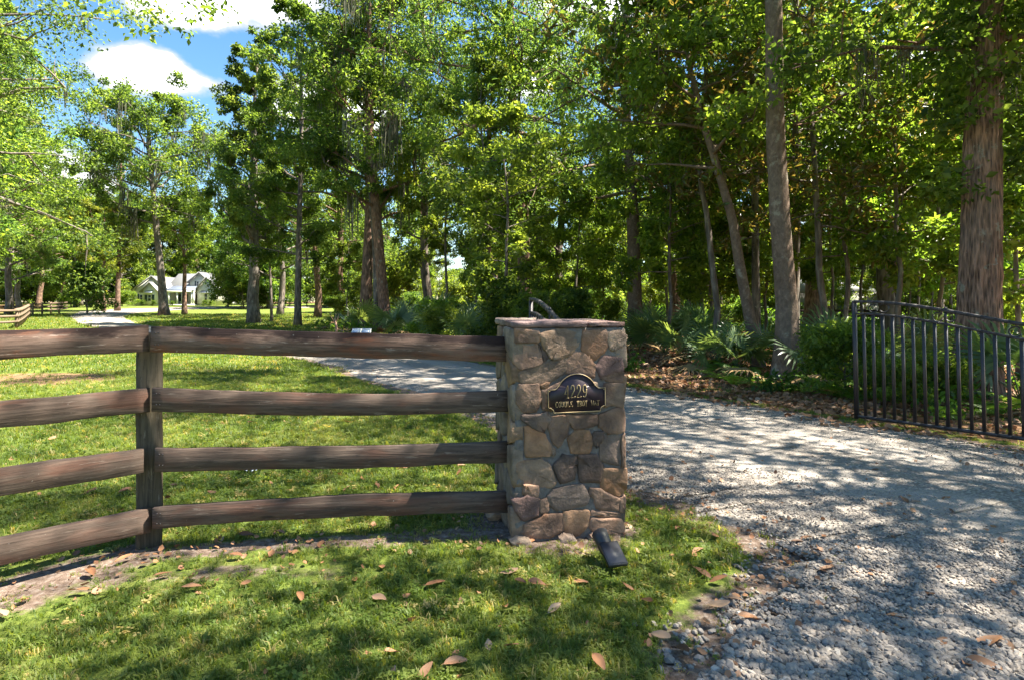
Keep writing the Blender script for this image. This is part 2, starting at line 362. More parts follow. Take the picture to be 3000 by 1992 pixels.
def ground_mat():
    n = NT('ground_soil'); co = n.coord('World')
    fine = n.noise(co, 26, 8, .7); mid = n.noise(co, 3.1, 6, .6); big = n.noise(co, .45, 4)
    lawn = n.mix(n.step(fine, .32, .66), (.055, .085, .016, 1), (.15, .185, .036, 1))
    lawn = n.mix(n.math('MULTIPLY', n.step(mid, .50, .72), .55), lawn, (.20, .19, .062, 1))
    dirt = n.ramp(fine, [(.30, (.060, .040, .030, 1)), (.5, (.16, .115, .088, 1)), (.74, (.31, .26, .225, 1))])
    forest = n.ramp(n.noise(co, 15, 8, .72, .5), [(.3, (.050, .027, .016, 1)), (.48, (.155, .085, .045, 1)), (.62, (.27, .165, .090, 1)), (.78, (.13, .10, .05, 1))])
    forest = n.mix(n.math('MULTIPLY', n.step(n.noise(co, .7, 5), .55, .66), .75), forest, (.06, .10, .02, 1))
    straw = n.mix(n.step(n.noise(co, 30, 6, .7), .35, .65), (.11, .066, .034, 1), (.30, .195, .105, 1))
    jit = n.math('MULTIPLY', n.math('SUBTRACT', n.noise(co, 5, 7, .7), .5), 1.1)
    def m(name, a=.38, b=.62): return n.step(n.math('ADD', n.attr(name), jit), a, b)
    c = n.mix(m('dirt'), lawn, dirt); c = n.mix(m('straw'), c, straw); c = n.mix(m('forest'), c, forest)
    n.bump(n.math('ADD', fine, mid), .7, .03); n.set(c, .95, 0, .1); MAT['ground_soil'] = n.m
    n = NT('driveway_gravel'); co = n.coord('World')
    v = n.voro(co, 55, 'F1', 'Color'); d = n.voro(co, 55); v2 = n.voro(co, 130, 'F1', 'Color')
    g = n.N.new('ShaderNodeSeparateColor'); n.L.new(v, g.inputs[0]); g2 = n.N.new('ShaderNodeSeparateColor'); n.L.new(v2, g2.inputs[0])
    st = n.ramp(g.outputs[0], [(0, (.165, .143, .122, 1)), (.45, (.25, .222, .193, 1)), (.8, (.325, .288, .248, 1)), (1, (.42, .382, .335, 1))])
    st = n.mix(n.math('MULTIPLY', n.step(d, .35, .75), .45), st, (.075, .068, .064, 1))
    fn = n.ramp(g2.outputs[0], [(0, (.225, .200, .176, 1)), (.6, (.315, .282, .248, 1)), (1, (.40, .36, .318, 1))])
    track = n.step(n.math('ADD', n.attr('track'), n.math('MULTIPLY', n.math('SUBTRACT', n.noise(co, 1.6, 6, .6), .5), 1.0)), .35, .75)
    c = n.mix(n.math('MULTIPLY', track, .85), st, fn)
    c = n.mix(n.math('MULTIPLY', n.step(n.noise(co, 1.1, 5, .6), .52, .7), .4), c, (.27, .22, .18, 1))
    c = n.mix(n.math('MULTIPLY', n.step(n.noise(co, 23, 5, .7), .66, .72), .7), c, (.15, .10, .07, 1))
    n.bump(n.math('SUBTRACT', 1.0, d), .7, .012); n.set(c, .93, 0, .15); MAT['driveway_gravel'] = n.m
ground_mat()
# ------------------------------------------------------------------ ground and driveway
DL = np.array([(.45,-6),(.45,-3),(.45,0),(.60,1.5),(.81,2.29),(1.11,2.69),(1.45,3.0),(1.72,3.3),(1.62,3.7),(1.29,4.3),(.96,4.75),(.62,5.6),(.2,6.7),(-.6,8.3),(-1.7,10),(-3.3,12.4),(-5.7,16.2),(-12,22.8),(-20,30.5),(-35,46),(-46,59),(-54,71),(-57,82),(-50,93),(-36,95),(-22,96)], float)
DR = np.array([(9.5,-6),(8.8,-3),(7.8,0),(7.1,1.5),(6.7,2.4),(6.45,3.1),(6.2,3.8),(5.9,4.6),(5.6,5.3),(5.25,5.94),(4.85,6.5),(4.3,7.1),(3.75,8.2),(2.95,9.4),(2.05,10.6),(.4,13),(-2.6,17.6),(-8.5,24.2),(-15.5,31.2),(-29.5,45),(-39,57),(-45,68),(-46,79),(-43,84.5),(-34,86.5),(-22,87.5)], float)
FOREST = np.array([(30,-6),(12,-2),(8.0,2),(6.7,4.6),(6.0,5.6),(5.2,6.6),(4.75,7.2),(4.1,8.3),(3.3,9.5),(2.4,10.9),(.9,13.4),(-1.9,18.2),(-5.5,25),(-9.5,33),(-13,40),(-16,50),(-19,62),(-24,78),(-27,90),(-40,118),(-130,135),(-170,170),(170,170),(170,-6)], float)
FOREST_L = np.array([(-44,20),(-40,32),(-46,46),(-56,60),(-66,76),(-80,100),(-130,120),(-170,100),(-170,20)], float)
def inside(P, poly):
    x, y = P[:, 0], P[:, 1]; r = np.zeros(len(P), bool); n = len(poly)
    for i in range(n):
        (x0, y0), (x1, y1) = poly[i], poly[(i + 1) % n]
        c = ((y0 > y) != (y1 > y)); r ^= c & (x < (x1 - x0) * (y - y0) / (y1 - y0 + 1e-12) + x0)
    return r
def dist(P, line, closed=False):
    d = np.full(len(P), 1e9); n = len(line)
    for i in range(n if closed else n - 1):
        a = line[i]; b = line[(i + 1) % n]; ab = b - a; t = np.clip(((P - a) @ ab) / (ab @ ab + 1e-12), 0, 1)
        d = np.minimum(d, np.linalg.norm(P - a - t[:, None] * ab, axis=1))
    return d
DRIVE = np.vstack([DL, DR[::-1]])
def sdf(P, poly):
    d = dist(P, poly, True); return np.where(inside(P, poly), d, -d)
PIL = np.array((.02, 3.62)); YAW = math.radians(10); PW = .72
PU = np.array((math.cos(YAW), math.sin(YAW))); PV = np.array((-math.sin(YAW), math.cos(YAW)))
POST = np.array((-2.305, 3.62)); FR_A = np.array((-2.24, 3.47)); FR_B = np.array((-.03, 3.80)); FL_A = np.array((-2.26, 3.47)); FL_B = np.array((-3.92, 1.74))
PILC = PIL + PU * PW / 2 + PV * PW / 2
def sm(x, a, b):
    t = np.clip((x - a) / (b - a), 0, 1); return t * t * (3 - 2 * t)
def masks(P):
    dl = dist(P, np.array([FL_B, FL_A])); drr = dist(P, np.array([FR_A, FR_B])); dp = np.linalg.norm(P - PILC, axis=1)
    off = dist(P, np.array([FL_B + (.22, -.2), (-2.25, 3.22)]))
    dirt = np.maximum.reduce([1 - sm(dl, .0, .40), (1 - sm(off, .0, .50)) * .62, (1 - sm(drr, .0, .26)) * .75, (1 - sm(dp, .42, .85)) * .85, (1 - sm(dist(P, np.array([(-1.9, 3.2), (-1.0, 3.25)])), .0, .36)) * .5])
    dirt = np.maximum(dirt, (1 - sm(np.abs(sdf_drive(P)), .05, .50)) * .85)
    straw = np.maximum(1 - sm(np.linalg.norm((P - (-10.3, 11.8)) / (2.6, 1.5), axis=1), .5, 1.1), (1 - sm(np.linalg.norm((P - (-4.9, 4.9)) / (1.6, 1.0), axis=1), .3, 1.1)) * .5)
    straw = np.maximum(straw, (1 - sm(np.linalg.norm((P - (-36.7, 59.5)) / (3.0, 2.2), axis=1), .4, 1.1)) * .8)
    fo = np.maximum(sm(sdf(P, FOREST), -.35, .5), sm(sdf(P, FOREST_L), -.8, .8))
    return dirt, straw, fo
def sdf_drive(P): return sdf(P, DRIVE)
def axis(n0, lo, hi, near, c):
    k = np.arcsinh((np.array([lo, hi]) - c) / near); return c + near * np.sinh(np.linspace(k[0], k[1], n0))
gx = axis(300, -165, 165, 2.2, -.6); gy = axis(300, -14, 170, 2.6, 3.2)
GX, GY = np.meshgrid(gx, gy); P2 = np.stack([GX.ravel(), GY.ravel()], 1)
rng0 = np.random.default_rng(5)
gdirt, gstraw, gfor = masks(P2)
Zg = gz(P2[:, 0], P2[:, 1]) + .0035 * rng0.normal(size=len(P2)) * (np.abs(P2[:, 1]) < 14)
sdg = sdf_drive(P2); Zg -= .035 * sm(sdg, .03, .4)
V = np.column_stack([P2, Zg]); i = np.arange(299)[:, None] * 300 + np.arange(299)[None]
Fq = np.stack([i, i + 1, i + 301, i + 300], -1).reshape(-1, 4)
o = obj('ground', mesh('ground', V, Fq, MAT['ground_soil'], True, {'dirt': gdirt, 'straw': gstraw, 'forest': gfor})); o['kind'] = 'structure'

def resample(P, n):
    s = np.concatenate([[0], np.cumsum(np.linalg.norm(np.diff(P, axis=0), axis=1))])
    return np.stack([np.interp(np.linspace(0, 1, n), np.linspace(0, 1, len(P)), P[:, k]) for k in (0, 1)], 1)
nl, nc = 700, 44
el = resample(DL, nl); er = resample(DR, nl)
for e in (el, er):
    j = rng0.normal(size=nl); j = np.convolve(j, np.ones(3) / 3, 'same') * .06 + np.convolve(rng0.normal(size=nl), np.ones(15) / 15, 'same') * .25
    e[:, 0] += j
t = np.linspace(0, 1, nc); V = el[:, None] * (1 - t)[None, :, None] + er[:, None] * t[None, :, None]
crown = .022 + .02 * np.sin(np.pi * t); track = np.exp(-((t - .36) / .11) ** 2) + np.exp(-((t - .70) / .11) ** 2)
crown = crown - .014 * track; edge = np.minimum(t, 1 - t) * nc; crown[edge < .6] = -.03
Zd = gz(V[..., 0], V[..., 1]) + crown[None]
V = np.concatenate([V, Zd[..., None]], -1).reshape(-1, 3)
i = np.arange(nl - 1)[:, None] * nc + np.arange(nc - 1)[None]
o = obj('driveway', mesh('driveway', V, np.stack([i, i + 1, i + nc + 1, i + nc], -1).reshape(-1, 4), MAT['driveway_gravel'], True, {'track': np.tile(track, nl)})); o['kind'] = 'structure'

# ------------------------------------------------------------------ board fence in front
def on_line(px, A, B):
    """ray through a photo column meets the upright plane over line A-B"""
    k = (px - 1500) / F; d = B - A; t = (k * A[1] - A[0]) / (d[0] - k * d[1]); return A + t * d
def zat(py, Y): return EYE - (py - 899) * Y / F
def board(p, q, z0, z1, h0, h1, sag, thick, mat, seed, name, parent, cap=0):
    """a sawn board between plan points p and q: slight bow, uneven edges, eased corners; local X runs along it"""
    r = np.random.default_rng(seed); p = np.array(p, float); q = np.array(q, float); L = np.linalg.norm(q - p); n = 34
    x = np.linspace(-L / 2, L / 2, n); s = (x / L + .5)
    wob = lambda a, k: np.convolve(r.normal(size=n + 8), np.ones(k) / k, 'same')[4:-4] * a
    zc = sag * 4 * s * (1 - s); hh = (h0 + (h1 - h0) * s) / 2
    zt = zc + hh + wob(.004, 3); zb = zc - hh + wob(.004, 3); yo = wob(.003, 5); e = .0035
    prof = lambda i: [(-thick / 2 + e, zb[i]), (thick / 2 - e, zb[i]), (thick / 2, zb[i] + e), (thick / 2, zt[i] - e), (thick / 2 - e, zt[i]), (-thick / 2 + e, zt[i]), (-thick / 2, zt[i] - e), (-thick / 2, zb[i] + e)]
    V = np.array([[(x[i], y + yo[i], z) for y, z in prof(i)] for i in range(n)]).reshape(-1, 3); k = 8
    a = np.arange(n - 1)[:, None] * k; j = np.arange(k)[None]; j2 = (j + 1) % k
    f4 = np.stack([a + j, a + j2, a + k + j2, a + k + j], -1).reshape(-1, 4)
    f8 = np.array([list(range(k))[::-1], [(n - 1) * k + m for m in range(k)]])
    me = mesh(name, V, [f4, f8], mat)
    d = (q - p) / L; zz = (z0 + z1) / 2
    o = obj(name, me, parent); c = (p + q) / 2
    M = Matrix.Translation((c[0], c[1], zz)) @ Matrix.Rotation(math.atan2(d[1], d[0]), 4, 'Z') @ Matrix.Rotation(-math.atan2(z1 - z0, L), 4, 'Y')
    o.matrix_world = M if not parent else parent.matrix_world.inverted() @ M
    return o
fence = tag(empty('board_fence', (0, 0, 0)), 'weathered brown four board horse fence joining the stone pillar', 'fence')
bpy.context.view_layer.update()
RR = [(441, 957, 1031, 1482, 988, 1060, 1000, 976, 1046, 'wood_top'), (444, 1135, 1204, 1481, 1145, 1206, 1000, 1154, 1217, 'wood_board'),
      (453, 1313, 1381, 1480, 1293, 1354, 1000, 1307, 1373, 'wood_board'), (446, 1489, 1550, 1484, 1441, 1502, 1000, 1453, 1515, 'wood_board')]
for k, (xl, tl, bl, xr, tr, br, xm, tm, bm, mt) in enumerate(RR):
    A = on_line(xl, FR_A, FR_B); B = on_line(xr, FR_A, FR_B); Mi = on_line(xm, FR_A, FR_B)
    zl = (zat(tl, A[1]) + zat(bl, A[1])) / 2; zr = (zat(tr, B[1]) + zat(br, B[1])) / 2; zm = (zat(tm, Mi[1]) + zat(bm, Mi[1])) / 2
    s = (xm - xl) / (xr - xl); sag = (zm - (zl + (zr - zl) * s))
    d = (B - A) / np.linalg.norm(B - A); nrm = np.array((-d[1], d[0])); B2 = B + d * .02
    board(A + nrm * .018, B2 + nrm * .018, zl, zr, zat(tl, A[1]) - zat(bl, A[1]), zat(tr, B[1]) - zat(br, B[1]), sag, .036, MAT[mt], 10 + k, 'rail', fence)
LR = [(436, 955, 1030, 0, 965, 1055, 'wood_top'), (439, 1137, 1206, 0, 1177, 1255, 'wood_board'), (421, 1313, 1383, 0, 1375, 1453, 'wood_board'), (443, 1489, 1558, 0, 1575, 1658, 'wood_board')]
for k, (xr, tr, br, xl, tl, bl, mt) in enumerate(LR):
    B = on_line(xr, FL_A, FL_B); A = on_line(xl, FL_A, FL_B)
    zr = (zat(tr, B[1]) + zat(br, B[1])) / 2; zl = (zat(tl, A[1]) + zat(bl, A[1])) / 2
    E = FL_B; ze = zr + (zl - zr) * np.linalg.norm(E - B) / np.linalg.norm(A - B); ze = .3 * zl + .7 * ze if abs(ze - zl) < .12 else zl + .05 * np.sign(ze - zl)
    # the stretch in view first, then straight on out of view
    d = (B - E) / np.linalg.norm(B - E); nrm = np.array((-d[1], d[0])); zE = zr + (zl - zr) * np.linalg.norm(E - B) / np.linalg.norm(A - B)
    board(E + nrm * .018, B + nrm * .018, zE, zr, .142, zat(tr, B[1]) - zat(br, B[1]), 0, .036, MAT[mt], 30 + k, 'rail', fence)
def square_post(h, w, mat, name, parent, loc, rz, seed, n=10):
    r = np.random.default_rng(seed); e = .012; ring = [(-w/2+e,-w/2),(w/2-e,-w/2),(w/2,-w/2+e),(w/2,w/2-e),(w/2-e,w/2),(-w/2+e,w/2),(-w/2,w/2-e),(-w/2,-w/2+e)]
    zs = np.linspace(-.15, h, n); V = np.array([[(x + dx, y + dy, z) for x, y in ring] for z, dx, dy in zip(zs, r.normal(size=n) * .002, r.normal(size=n) * .002)]).reshape(-1, 3); k = 8
    a = np.arange(n - 1)[:, None] * k; j = np.arange(k)[None]; j2 = (j + 1) % k
    me = mesh(name, V, [np.stack([a + j, a + j2, a + k + j2, a + k + j], -1).reshape(-1, 4), np.array([list(range(k))[::-1], [(n - 1) * k + m for m in range(k)]])], mat)
    return obj(name, me, parent, loc, (0, 0, rz))
# post grain runs upright, so the post mesh lies along local X and is stood up
def upright(h, w, mat, name, parent, loc, rz, seed):
    o = square_post(h, w, mat, name, parent, (0, 0, 0), 0, seed); me = o.data
    co = np.empty(len(me.vertices) * 3, np.float32); me.vertices.foreach_get('co', co); co = co.reshape(-1, 3)
    me.vertices.foreach_set('co', np.column_stack([co[:, 2], co[:, 0], co[:, 1]]).astype(np.float32).ravel()); me.update()
    o.matrix_local = Matrix.Translation(loc) @ Matrix.Rotation(rz, 4, 'Z') @ Matrix(((0, 1, 0, 0), (0, 0, 1, 0), (1, 0, 0, 0), (0, 0, 0, 1)))
    return o
upright(1.335, .143, MAT['wood_post'], 'post', fence, (POST[0], POST[1], 0), math.radians(33), 3)
upright(1.33, .143, MAT['wood_post'], 'post', fence, (FL_B[0] - .11, FL_B[1] + .10, 0), math.radians(46), 4)
# nail heads on the rail ends
nh = MB()
for k, (xl, tl, bl, xr, tr, br, xm, tm, bm, mt) in enumerate(RR):
    for px, ta, ba in ((xl + 14, tl, bl), (xl + 24, tl, bl)):
        A = on_line(px, FR_A, FR_B)
        for s in (.25, .72):
            z = zat(ta + (ba - ta) * s, A[1]); nh.tube([(A[0], A[1] - .006, z), (A[0], A[1] + .004, z)], .0042, 6)
nh.build('nail_heads', MAT['iron'], fence)['kind'] = 'stuff'

# ------------------------------------------------------------------ stone pillar
pillar = tag(empty('stone_pillar', (PIL[0], PIL[1], 0), YAW), 'square fieldstone gate pillar with flagstone cap carrying the house number plaque', 'pillar')
def crop_uv(cx, cy):
    """pixel on the pillar front -> (u, z) on the front plane"""
    px = 1420 + cx / 2.1182; py = 900 + cy / 2.1189
    k = (px - 1500) / F; t = (k * PIL[1] - PIL[0]) / (PU[0] - k * PU[1]); Y = PIL[1] + t * PU[1]
    return t, EYE - (py - 899) * Y / F
def round_poly(poly, rng, jit=.003, ext=0):
    P = np.array(poly, float)
    for _ in range(2):
        Q = np.roll(P, -1, 0); w = .085 if _ == 0 else .25
        P = np.stack([P * (1 - w) + Q * w, P * w + Q * (1 - w)], 1).reshape(-1, 2)
    return P + rng.normal(size=P.shape) * jit
def unit2(v): return v / (np.linalg.norm(v, axis=1, keepdims=True) + 1e-9)
def stone(poly, depth, rng, frame, col, parent, name='stone', jit=.003, grow_=.0135):
    """one stone: outline sunk behind the mortar, rounded shoulder, uneven face"""
    P = np.array(poly, float); c = P.mean(0); P = P + unit2(P - c) * grow_; P = round_poly(P, rng, jit); c = P.mean(0); n = len(P); tilt = rng.normal(size=2) * .08
    lev = [(1.0, -.05), (1.0, depth * .35), (.975, depth * .75), (.93, depth), (.72, depth * 1.12), (.42, depth * 1.18), (.15, depth * 1.15)]
    V = []
    for s, d in lev:
        q = c + (P - c) * s
        dd = d + (0 if d < 0 else 1) * ((P - c) @ tilt) * s * (.6 if d > depth * .5 else .3) + (rng.normal(size=n) * (.0022 if s > .8 else .0008) if s < .98 else 0)
        V.append(np.column_stack([q, np.broadcast_to(dd, (n,))]))
    V = np.vstack(V + [np.array([[c[0], c[1], depth * 1.15]])]); m = len(lev)
    a = np.arange(m - 1)[:, None] * n; j = np.arange(n)[None]; j2 = (j + 1) % n
    f4 = np.stack([a + j, a + j2, a + n + j2, a + n + j], -1).reshape(-1, 4); f3 = np.array([((m - 1) * n + i, (m - 1) * n + (i + 1) % n, m * n) for i in range(n)])
    U, W, Nn, O = frame
    V3 = O + V[:, :1] * U + V[:, 1:2] * W + V[:, 2:3] * Nn
    ctr = V3.mean(0); me = mesh(name, V3 - ctr, [f4, f3], MAT['field_stone'], True)
    o = obj(name, me, parent, tuple(ctr)); o.color = (*col, 1); return o
FRONT = [[(190,135),(325,148),(345,190),(322,221),(193,221)], [(335,163),(470,138),(592,162),(597,235),(560,287),(470,312),(415,316),(378,260)], [(605,148),(742,148),(770,195),(742,270),(668,332),(603,262)],
 [(752,158),(845,153),(875,192),(842,237),(802,266),(775,250)], [(190,232),(325,230),(343,300),(350,345),(225,386),(183,340)], [(332,232),(366,262),(396,310),(356,340),(348,295)],
 [(218,400),(345,357),(494,312),(506,332),(500,402),(400,457),(330,476),(225,466)], [(515,332),(570,280),(640,300),(682,360),(672,432),(600,415),(508,405)], [(690,362),(738,305),(847,313),(853,398),(800,394),(720,430)],
 [(722,438),(800,404),(858,408),(853,466),(760,452)], [(205,482),(330,477),(345,560),(320,640),(250,650),(205,600)], [(336,482),(398,464),(372,512)], [(352,520),(470,470),(520,560),(470,640),(360,630)], [(530,470),(690,470),(725,560),(690,640),(540,645)],
 [(740,472),(857,482),(853,618),(792,598),(740,612)], [(235,668),(375,657),(407,690),(365,772),(300,740),(240,702)], [(412,682),(500,667),(520,710),(505,790),(452,865),(420,820),(395,742)], [(512,667),(690,662),(700,720),(562,750),(527,702)],
 [(712,662),(840,622),(865,650),(863,770),(762,772),(716,740)], [(248,742),(298,748),(368,790),(405,870),(400,914),(250,924)], [(396,838),(426,880),(430,906),(408,910)], [(515,812),(560,767),(640,762),(666,830),(640,900),(542,900)], [(676,775),(735,770),(712,830),(690,860),(672,815)],
 [(718,832),(742,797),(833,802),(836,978),(717,945)], [(203,960),(350,942),(400,990),(435,1080),(410,1114),(300,1100),(240,1075),(198,1030)], [(430,982),(480,922),(560,922),(570,980),(555,1060),(470,1084)], [(577,917),(690,912),(730,980),(716,1080),(592,1075)],
 [(742,1002),(870,997),(873,1120),(832,1164),(732,1130),(726,1040)], [(240,1092),(330,1112),(325,1170),(290,1160),(240,1152)], [(396,1170),(420,1132),(600,1090),(640,1170),(630,1220),(452,1254),(402,1220)], [(655,1122),(720,1132),(830,1180),(826,1254),(692,1240),(690,1190),(652,1160)],
 [(172,1196),(260,1162),(330,1190),(335,1280),(240,1314),(198,1260)], [(250,1342),(380,1287),(475,1272),(485,1380),(400,1420),(270,1420),(238,1390)], [(491,1267),(640,1262),(640,1350),(590,1400),(502,1412)], [(664,1305),(850,1314),(862,1402),(830,1417),(690,1402),(654,1362)],
 [(664,1292),(670,1257),(862,1278),(852,1304)], [(846,812),(866,784),(866,978),(846,982)], [(840,1190),(870,1175),(866,1262),(838,1266)], [(340,1200),(385,1185),(392,1255),(345,1272)]]
TONE = {'b': (.200, .146, .110), 'o': (.245, .165, .105), 'g': (.165, .138, .118), 'p': (.145, .104, .096), 'd': (.105, .085, .074), 'l': (.240, .195, .150), 't': (.215, .170, .130)}
TN = 'blbl' 'bdtbpb' 'bobltgbb' 'botod' 'gt' 'ddobgbp' 'bobb' 'bbbb' 'b'
rs = np.random.default_rng(21)
U3 = np.array((1., 0, 0)); W3 = np.array((0, 0, 1.))
fr = (U3, W3, np.array((0, -1., 0)), np.array((0, 0., 0)))
for k, poly in enumerate(FRONT):
    uv = [crop_uv(*c) for c in poly]; c = np.array(TONE[TN[k % len(TN)]]) * rs.uniform(.85, 1.15) * np.array((1.07, .98, .94))
    stone(uv, rs.uniform(.008, .019), rs, fr, c, pillar)
def voronoi(w, h, n, seed):
    """clipped cells for the faces the photograph does not show square on"""
    r = np.random.default_rng(seed); cols = 3; rows = int(math.ceil(n / cols)); S = []
    for a in range(rows):
        for b in range(cols):
            S.append(((b + .5 + (a % 2) * .3 - .15 + r.uniform(-.22, .22)) * w / cols, (a + .5 + r.uniform(-.25, .25)) * h / rows))
    S = np.array(S); out = []
    for i, s in enumerate(S):
        poly = [np.array(p) for p in ((0, 0), (w, 0), (w, h), (0, h))]
        for j, q in enumerate(S):
            if i == j: continue
            nn = q - s; nn = nn / np.linalg.norm(nn); m = (s + q) / 2 - nn * .009; res = []
            for a in range(len(poly)):
                A, B = poly[a], poly[(a + 1) % len(poly)]; da = (A - m) @ nn; db = (B - m) @ nn
                if da <= 0: res.append(A)
                if da * db < 0: res.append(A + (B - A) * da / (da - db))
            poly = res
            if len(poly) < 3: break
        if len(poly) >= 3: out.append(poly)
    return out
tones = list(TONE.values())
for wdir, ndir, O, sd in ((np.array((0, 1., 0)), np.array((-1., 0, 0)), np.array((0, .0, .0)), 4), (np.array((0, 1., 0)), np.array((1., 0, 0)), np.array((PW, 0, 0)), 5), (np.array((1., 0, 0)), np.array((0, 1., 0)), np.array((0, PW, 0)), 6)):
    for poly in voronoi(PW - .01, 1.345, 21, sd):
        stone([(p[0] + .005, p[1] + .01) for p in poly], rs.uniform(.012, .028), rs, (wdir, W3, ndir, O), np.array(tones[rs.integers(7)]) * rs.uniform(.85, 1.15), pillar)
# mortar core, a finely divided and roughened block
def lump_box(sx, sy, z0, z1, nx, nz, amp, seed):
    r = np.random.default_rng(seed); m = MB()
    ring = [(a, 0) for a in np.linspace(0, sx, nx)[:-1]] + [(sx, a) for a in np.linspace(0, sy, nx)[:-1]] + [(a, sy) for a in np.linspace(sx, 0, nx)[:-1]] + [(0, a) for a in np.linspace(sy, 0, nx)[:-1]]
    R = np.array(ring); k = len(R); zs = np.linspace(z0, z1, nz)
    V = np.array([np.column_stack([R + r.normal(size=R.shape) * amp, np.full(k, z)]) for z in zs]).reshape(-1, 3)
    a = np.arange(nz - 1)[:, None] * k; j = np.arange(k)[None]; j2 = (j + 1) % k
    V = np.vstack([V, [[sx / 2, sy / 2, z1]]]); f3 = [((nz - 1) * k + i, (nz - 1) * k + (i + 1) % k, nz * k) for i in range(k)]
    return m.add(V, np.stack([a + j, a + j2, a + k + j2, a + k + j], -1).reshape(-1, 4), f3)
lump_box(PW, PW, -.12, 1.362, 22, 44, .0035, 2).build('mortar', MAT['mortar'], pillar, True)
# flagstone cap: slabs with broken edges
def slab(poly, z0, z1, col, seed):
    r = np.random.default_rng(seed); P = np.array(poly, float); Q = []
    for i in range(len(P)):
        A, B = P[i], P[(i + 1) % len(P)]; nseg = max(2, int(np.linalg.norm(B - A) / .05))
        for s in range(nseg): Q.append(A + (B - A) * s / nseg)
    Q = np.array(Q); Q = Q + r.normal(size=Q.shape) * .006; c = Q.mean(0); n = len(Q); rows = []
    for s, z in ((.965, z0), (1.0, z0 + .010), (.992, (z0 + z1) / 2), (1.004, z1 - .010), (.975, z1), (.6, z1 + .003), (.25, z1 + .002)):
        rows.append(np.column_stack([c + (Q - c) * s + r.normal(size=Q.shape) * .002, z + r.normal(size=n) * .0025]))
    V = np.vstack(rows + [np.array([[c[0], c[1], z1 + .003]]), np.array([[c[0], c[1], z0]])]); m = len(rows)
    a = np.arange(m - 1)[:, None] * n; j = np.arange(n)[None]; j2 = (j + 1) % n
    f4 = np.stack([a + j, a + j2, a + n + j2, a + n + j], -1).reshape(-1, 4)
    f3 = [((m - 1) * n + i, (m - 1) * n + (i + 1) % n, m * n) for i in range(n)] + [(m * n + 1, (i + 1) % n, i) for i in range(n)]
    ctr = V.mean(0); o = obj('cap_stone', mesh('cap_stone', V - ctr, [f4, np.array(f3)], MAT['field_stone'], False), pillar, tuple(ctr)); o.color = (*col, 1)
slab([(-.018,-.020),(.475,-.022),(.455,.33),(.20,.40),(-.012,.36)], 1.366, 1.404, (.170, .125, .125), 1)
slab([(.487,-.020),(.728,-.008),(.73,.45),(.50,.40),(.468,.335)], 1.366, 1.398, (.185, .130, .118), 2)
slab([(-.020,.375),(.20,.412),(.30,.735),(-.018,.735)], 1.366, 1.412, (.225, .180, .150), 3)
slab([(.212,.408),(.458,.345),(.50,.412),(.74,.462),(.745,.75),(.312,.745)], 1.366, 1.400, (.190, .150, .135), 4)
# rubble at the foot
for k, (x, y, s) in enumerate(((.03,-.04,.060),(.33,-.04,.050),(.52,-.035,.035),(-.06,.42,.05))):
    r = np.random.default_rng(50 + k); a = np.linspace(0, 2 * math.pi, 8)[:-1]
    poly = [(x + s * math.cos(t) * r.uniform(.8, 1.15), .0 + s * .55 * math.sin(t) + .01) for t in a]
    stone(poly, .05, r, (U3, W3, np.array((0, -1., 0)), np.array((0, y + .03, 0.))), np.array(tones[r.integers(7)]) * 1.1, pillar)

# ------------------------------------------------------------------ house number plaque
pz = crop_uv(556, 540); plaque = empty('number_plaque', (0, 0, 0))
tag(plaque, 'black arched plaque with gold border reading 4229 Couule Trot Way', 'sign')
po = PIL + PU * (pz[0] + .002) - PV * .048
plaque.matrix_world = Matrix.Translation((po[0], po[1], pz[1])) @ Matrix.Rotation(YAW, 4, 'Z') @ Matrix.Rotation(math.radians(-.9), 4, 'Y')
def plaque_outline(g):
    """outline shrunk by g; x right, z up"""
    R = []; w = .192 - g
    R += [(-.157 + g * .4, -.106 + g), (.157 - g * .4, -.106 + g)]
    for t in np.linspace(0, 1, 6): a = math.radians(180 - 90 * t); R.append((w + .0 - .0 + (.035 + g * .6) * math.cos(a) , -.106 + g * .0 + .0 + (.035 + g * .6) * math.sin(a) - .0)) if t > 0 else None
    R += [(w, .048 - g), (.147 - g * .2, .048 - g)]
    for t in np.linspace(.15, 1, 4): R.append((.147 - .024 * t - g * .3, .048 - g + .020 * t ** 1.6))
    r = .1335; a0 = math.asin((.123 - g * .3) / r); zc = .143 - r - g
    for t in np.linspace(a0 * .97, -a0 * .97, 17): R.append((r * math.sin(t), zc + r * math.cos(t)))
    for t in np.linspace(1, .15, 4): R.append((-.147 + .024 * t + g * .3, .048 - g + .020 * t ** 1.6))
    R += [(-.147 + g * .2, .048 - g), (-w, .048 - g)]
    for t in np.linspace(0, 1, 6):
        if t < 1: a = math.radians(90 - 90 * t); R.append((-w + (.035 + g * .6) * math.cos(a), -.106 + (.035 + g * .6) * math.sin(a)))
    return R
po0 = plaque_outline(0)
MB().prism(po0[::-1], -.006, .006, 'xz').build('back_plate', MAT['plaque_black'], plaque)
bd = plaque_outline(.0035); bt = [(x, -.0075, z) for x, z in bd]; bt.append(bt[0])
MB().tube(bt, .0027, 6, cap=False).build('border', MAT['gold'], plaque, True)
def arc(cx, cz, rx, rz, a0, a1, n=12): return [(cx + rx * math.cos(math.radians(a)), cz + rz * math.sin(math.radians(a))) for a in np.linspace(a0, a1, n)]
